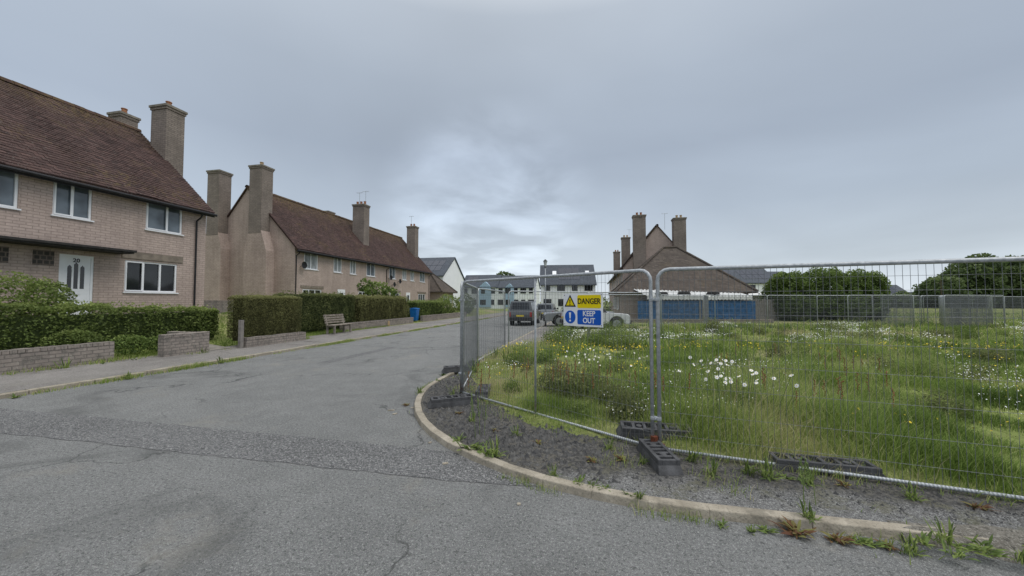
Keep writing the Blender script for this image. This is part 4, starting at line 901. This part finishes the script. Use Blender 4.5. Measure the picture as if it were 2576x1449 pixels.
# ------------------------------------------------------------------ weeds & plants
def weedmesh(n,L,W,up,mat,seed,name='weed_plant'):
    r=np.random.default_rng(seed); q=[];t=[]
    for i in range(n):
        a=r.uniform(0,6.28); l=L*r.uniform(.35,1.15); w=W*r.uniform(.5,1.2); e=up*r.uniform(.5,1.3); ca,sa=math.cos(a),math.sin(a)
        pts=[(0,.12*w),(.25,w*.6),(.5,w),(.75,w*.7),(1.0,.05*w)]; b=r.uniform(.2,.8); P=[]; tw=r.uniform(-.5,.5); ox,oy=r.normal(0,L*.18,2)
        for (s_,ww) in pts:
            z=l*(e*s_-b*s_*s_*e); x=l*s_*math.cos(e*.7); P.append(((ox+x*ca-ww*sa,oy+x*sa+ww*ca,z+ww*tw),(ox+x*ca+ww*sa,oy+x*sa-ww*ca,z-ww*tw)))
        ti=r.uniform(.1,1)
        for k in range(4): q.append([P[k][0],P[k][1],P[k+1][1],P[k+1][0]]); t.append(ti)
    return npmesh(name,np.array(q),4,mat,t)
W1=[weedmesh(26,.09,.009,.9,M['weed'],s) for s in range(3)]+[weedmesh(34,.10,.010,.9,M['redweed'],9),weedmesh(40,.11,.006,1.5,M['weed'],12)]
spots=[(-1.35,3.98,0,1.6),(-1.25,4.05,1,1.4),(-1.0,3.85,4,1.5),(-1.12,3.9,0,1.5),(-1.55,4.2,1,1.2),(-.35,3.55,4,.8),(-.12,3.46,0,1.0),(.0,3.44,1,.8),(.12,3.4,1,.9),(.32,3.32,0,.8),(.38,3.28,4,.8),(.95,3.12,1,.8),(1.15,3.1,0,.7),(1.25,3.12,0,.9),(1.45,3.14,3,1.5),(1.6,3.25,4,1.1),(1.7,3.1,3,1.1),(1.82,3.12,0,.9),(1.9,3.1,0,1.0),(2.0,3.1,3,.8),(2.1,3.05,4,1.0),(2.3,3.0,1,1.0),(2.4,3.08,0,.8),(2.5,3.05,0,1.0),(2.65,3.0,4,.9),(2.75,3.05,4,1.0),(3.0,3.1,1,1.0),(2.2,3.1,0,1.1),(2.35,3.12,4,1.2),(2.55,3.12,1,1.2),(2.85,3.12,0,1.2),
 (-3.0,6.2,4,1),(-3.1,7.2,0,1),(-2.95,5.6,3,.8),(-3.3,8.0,1,1.4),(-2.6,8.2,4,2.6),(-2.2,9.6,4,2.8),(-2.7,10.4,4,2.4),(.0,3.95,3,.9),(.3,4.05,3,1),(.2,4.3,4,1),(.5,4.0,4,.9),(1.0,4.15,4,1.3),(1.1,3.85,4,1.2),(1.45,3.95,4,1.4),(1.6,3.9,4,1.5),(1.75,3.95,0,1),(1.9,3.85,4,1.2),(2.2,3.9,3,.9),(2.6,3.75,4,1.1),(3.0,3.7,3,1),(3.3,3.6,4,1),(-.6,4.3,3,.8),(-1.2,4.6,3,.8),(-1.9,5.2,3,.8),(-1.6,4.9,4,1.0),(-2.3,6.0,4,1.2),(-.9,4.5,4,1.0),
 (-9.9,4.6,0,1.3),(-9.85,6.2,4,1.4),(-9.9,8.3,4,1.6),(-12.5,6.6,4,2.4),(-12.5,7.2,0,2.4),(-12.5,5.2,3,2.4),(-12.4,8.0,0,2.2),(-11.9,9.4,4,2)]
for i,(x,y,k,s) in enumerate(spots):
    o=put('weed_plant',W1[k],None,(x,y,(.0 if kd(x,y)<0 and x<2.2 else .05)),random.uniform(0,6),label='reddish leafy weed growing at paving edge' if k==3 else 'green leafy weed growing from paving crack',category='weed',group='weeds in paving cracks'); o.scale=(s,s,s)
def herb(R,H,mat,seed,n=900,size=.022):
    r=np.random.default_rng(seed); P=r.normal(size=(n,3)); P/=np.linalg.norm(P,axis=1)[:,None]; P[:,2]=np.abs(P[:,2]); rr_=r.uniform(.5,1.05,n)+.15*vn(P[:,0]*3,P[:,1]*3,seed,2)
    P=P*rr_[:,None]*np.array([R,R,H]); t=np.clip(.3+.5*P[:,2]/H+r.normal(0,.2,n),0,1)
    m=n//3; S=r.normal(0,R*.4,(m,3)); S[:,2]=r.uniform(.6,1.35,m)*H
    return npmesh('meadow_herb',np.concatenate([leafquads(P,size,.2,.45),leafquads(S,size*.9,.0,.3)]),4,mat,np.concatenate([t,r.uniform(.4,1,m)]))
hm=[herb(.30,.28,M['weed'],40),herb(.30,.26,M['conifer'],41),herb(.28,.30,M['hedge2'],42),herb(.35,.30,M['hedge'],50,1000,.02)]
for i in range(190):
    b=random.uniform(4.6,20); a=b*random.uniform(-.05,1.35); x,y=C(a,b)
    if kd(x,y)-thr(x,y)<.4: continue
    s=random.uniform(.45,1.2)*(1 if b<12 else 1.3); o=put('meadow_herb',random.choice(hm),None,(x,y,.09),random.uniform(0,6),label='clump of broad leaved herbs in long grass',category='plant',group='herb clumps in meadow'); o.scale=(s,s,s*random.uniform(.7,1.35))
x,y=C(.95,6.1)
for dx,dy,s in ((0,0,1.2),(.35,.2,1.1),(-.35,.25,1.0),(.6,-.2,.9)):
    o=put('meadow_herb',hm[2],None,(x+dx,y+dy,.07),random.uniform(0,6),label='dark bramble clump behind fence',category='plant',group='herb clumps in meadow'); o.scale=(s,s,s*1.3)
def stems(n,label,cx,cy,spread,hh,hm_,name,hs,petals=True,sd=1,group='wild flowers in meadow'):
    r=random.Random(sd)
    for i in range(n):
        x0,y0=r.gauss(0,spread*.5),r.gauss(0,spread*.5); x1,y1=x0*.3+r.uniform(-.04,.04),y0*.3+r.uniform(-.04,.04); h=hh*r.uniform(.75,1.2); mb=MB()
        mb.tube([(0,0,-.05),(x1*.3,y1*.3,h*.5),(x1,y1,h)],.003,4)
        if petals:
            nn=Vector((r.uniform(-.7,.5),r.uniform(-1.2,.1),r.uniform(.3,1))).normalized(); a=nn.orthogonal().normalized(); b=nn.cross(a); p=Vector((x1,y1,h))
            for k in range(7):
                an=k*.8976; d=a*math.cos(an)+b*math.sin(an); e=nn.cross(d)*hs*.30
                mb.add([p+nn*.002,p+d*hs*.6+e,p+d*hs+nn*.004,p+d*hs*.6-e],[(0,1,2,3)],1)
            mb.tube([p,p+nn*.008],hs*.2,6,2)
        else:
            for k in range(9): mb.tube([(x1,y1,h-k*.025),(x1+r.uniform(-.02,.02),y1+r.uniform(-.02,.02),h-k*.025+.02)],.006,4,1)
        mb.make(name,[M['stemg'],hm_,M['yellow']],None,(cx+x0,cy+y0,.09),label=label,category='flower' if petals else 'weed',group=group)
x,y=C(2.88,4.95); stems(32,'tall white ox eye daisy standing in long grass',x,y,.42,.70,M['petal'],'daisy_flower',.028,sd=3)
x,y=C(1.35,7.6); stems(22,'small white daisy standing in meadow',x,y,.7,.50,M['petal'],'daisy_flower',.024,sd=4)
x,y=C(2.3,8.2); stems(14,'small white daisy standing in meadow',x,y,.7,.45,M['petal'],'daisy_flower',.024,sd=6)
for i,(a,b) in enumerate(((1.0,5.6),(1.25,5.9),(.3,6.3),(-.42,5.4),(2.2,5.4),(4.2,4.6),(3.6,5.2),(5.5,6.0),(6.5,7.5),(4.8,8.0))):
    x,y=C(a,b); stems(6,'tall brown seeding dock stem behind fence',x,y,.35,.6,M['seed'],'dock_stalk',.02,False,sd=i,group='dock stalks in grass')
for i,(a,b,h) in enumerate(((1.15,5.45,.6),(-.38,4.55,.42),(2.43,3.05,.33),(2.62,4.6,.5))):
    x,y=C(a,b); stems(3,'thin green weed stalk beside paving',x,y,.08,h,M['stemg'],'dock_stalk',.02,False,sd=i+20,group='dock stalks in grass')
m=MB()
for (x,y,w,l,a) in ((-3.05,5.3,.02,.05,.3),(-2.9,5.15,.02,.035,1.2),(-2.8,5.5,.015,.02,.2),(-1.9,4.2,.015,.02,1),(-.6,3.1,.015,.015,.2),(-1.5,3.7,.02,.03,.6)):
    m.box(-l,-w,0,l,w,.012,0,Matrix.Translation((x,y,.0))@Matrix.Rotation(a,4,'Z'))
m.make('loose_debris',M['kerb'],kind='stuff',bevel=.004)

# ------------------------------------------------------------------ world, sun, camera
w=bpy.data.worlds.new('World'); scene.world=w; w.use_nodes=True; nt=w.node_tree; N=nt.nodes; Lk=nt.links
for n in list(N): N.remove(n)
def nd(t,**k):
    n=N.new(t)
    for a,b in k.items(): setattr(n,a,b)
    return n
out=nd('ShaderNodeOutputWorld'); tc=nd('ShaderNodeTexCoord'); sep=nd('ShaderNodeSeparateXYZ'); Lk.new(tc.outputs['Generated'],sep.inputs[0])
def mth(op,a,b=0.0):
    n=nd('ShaderNodeMath',operation=op)
    for i,v in enumerate((a,b)):
        if isinstance(v,(int,float)): n.inputs[i].default_value=v
        else: Lk.new(v,n.inputs[i])
    return n.outputs[0]
zz=mth('MAXIMUM',sep.outputs[2],0.0)
ramp=nd('ShaderNodeValToRGB'); Lk.new(zz,ramp.inputs[0]); e=ramp.color_ramp.elements
e[0].position=0; e[0].color=(.74,.81,.88,1); e[1].position=1; e[1].color=(2.0,2.02,2.05,1)
for p,c in ((.10,(.63,.71,.79)),(.22,(.475,.55,.645)),(.36,(.405,.47,.565)),(.50,(.445,.51,.60)),(.62,(.54,.605,.69)),(.72,(.95,1.0,1.05))):
    k=e.new(p); k.color=(*c,1)
den=mth('ADD',zz,.16); cx=mth('DIVIDE',sep.outputs[0],den); cy=mth('DIVIDE',sep.outputs[1],den)
cb=nd('ShaderNodeCombineXYZ'); Lk.new(cx,cb.inputs[0]); Lk.new(cy,cb.inputs[1])
n1=nd('ShaderNodeTexNoise'); n1.inputs['Scale'].default_value=.5; n1.inputs['Detail'].default_value=5; n1.inputs['Roughness'].default_value=.45; n1.inputs['Distortion'].default_value=.4; Lk.new(cb.outputs[0],n1.inputs['Vector'])
mr=nd('ShaderNodeMapRange'); Lk.new(n1.outputs[0],mr.inputs[0]); mr.inputs[1].default_value=.3; mr.inputs[2].default_value=.7; mr.inputs[3].default_value=.84; mr.inputs[4].default_value=1.16
dv=Vector((-.262,.94,.225)).normalized(); dp=nd('ShaderNodeVectorMath',operation='DOT_PRODUCT'); Lk.new(tc.outputs['Generated'],dp.inputs[0]); dp.inputs[1].default_value=dv
glow=nd('ShaderNodeMapRange'); glow.interpolation_type='SMOOTHSTEP'; Lk.new(dp.outputs['Value'],glow.inputs[0]); glow.inputs[1].default_value=.95; glow.inputs[2].default_value=1.0
n2=nd('ShaderNodeTexNoise'); n2.inputs['Scale'].default_value=1.5; n2.inputs['Detail'].default_value=7; n2.inputs['Distortion'].default_value=.3; Lk.new(cb.outputs[0],n2.inputs['Vector'])
m2=nd('ShaderNodeMapRange'); Lk.new(n2.outputs[0],m2.inputs[0]); m2.inputs[1].default_value=.42; m2.inputs[2].default_value=.66
gl_=mth('MULTIPLY',mth('MULTIPLY',glow.outputs[0],m2.outputs[0]),.55)
mult=mth('ADD',mr.outputs[0],gl_)
vm=nd('ShaderNodeVectorMath',operation='SCALE'); Lk.new(ramp.outputs[0],vm.inputs[0]); Lk.new(mult,vm.inputs['Scale'])
bg2=nd('ShaderNodeBackground'); Lk.new(vm.outputs[0],bg2.inputs[0]); bg2.inputs[1].default_value=1.0
sky=nd('ShaderNodeTexSky',sky_type='NISHITA'); sky.sun_disc=False; sky.sun_elevation=math.radians(55); sky.sun_rotation=math.radians(105)
bg1=nd('ShaderNodeBackground'); Lk.new(sky.outputs[0],bg1.inputs[0]); bg1.inputs[1].default_value=.08
mx=nd('ShaderNodeMixShader'); mx.inputs[0].default_value=.92; Lk.new(bg1.outputs[0],mx.inputs[1]); Lk.new(bg2.outputs[0],mx.inputs[2]); Lk.new(mx.outputs[0],out.inputs[0])
sl=bpy.data.lights.new('sun','SUN'); sl.energy=1.15; sl.angle=math.radians(35); sl.color=(1,.96,.91)
so=bpy.data.objects.new('sun',sl); COL.objects.link(so)
el=math.radians(55); az=math.radians(105); sd=Vector((math.sin(az)*math.cos(el),math.cos(az)*math.cos(el),math.sin(el)))
so.rotation_euler=sd.to_track_quat('Z','Y').to_euler()
cam=bpy.data.cameras.new('camera'); cam.lens=13; cam.sensor_width=36; cam.sensor_fit='HORIZONTAL'; cam.clip_start=.05; cam.clip_end=2000
co=bpy.data.objects.new('camera',cam); COL.objects.link(co); co.location=(0,0,1.7); co.rotation_euler=(math.radians(92.06),0,YAW); scene.camera=co
scene.view_settings.view_transform='Standard'; scene.view_settings.look='None'; scene.view_settings.exposure=0
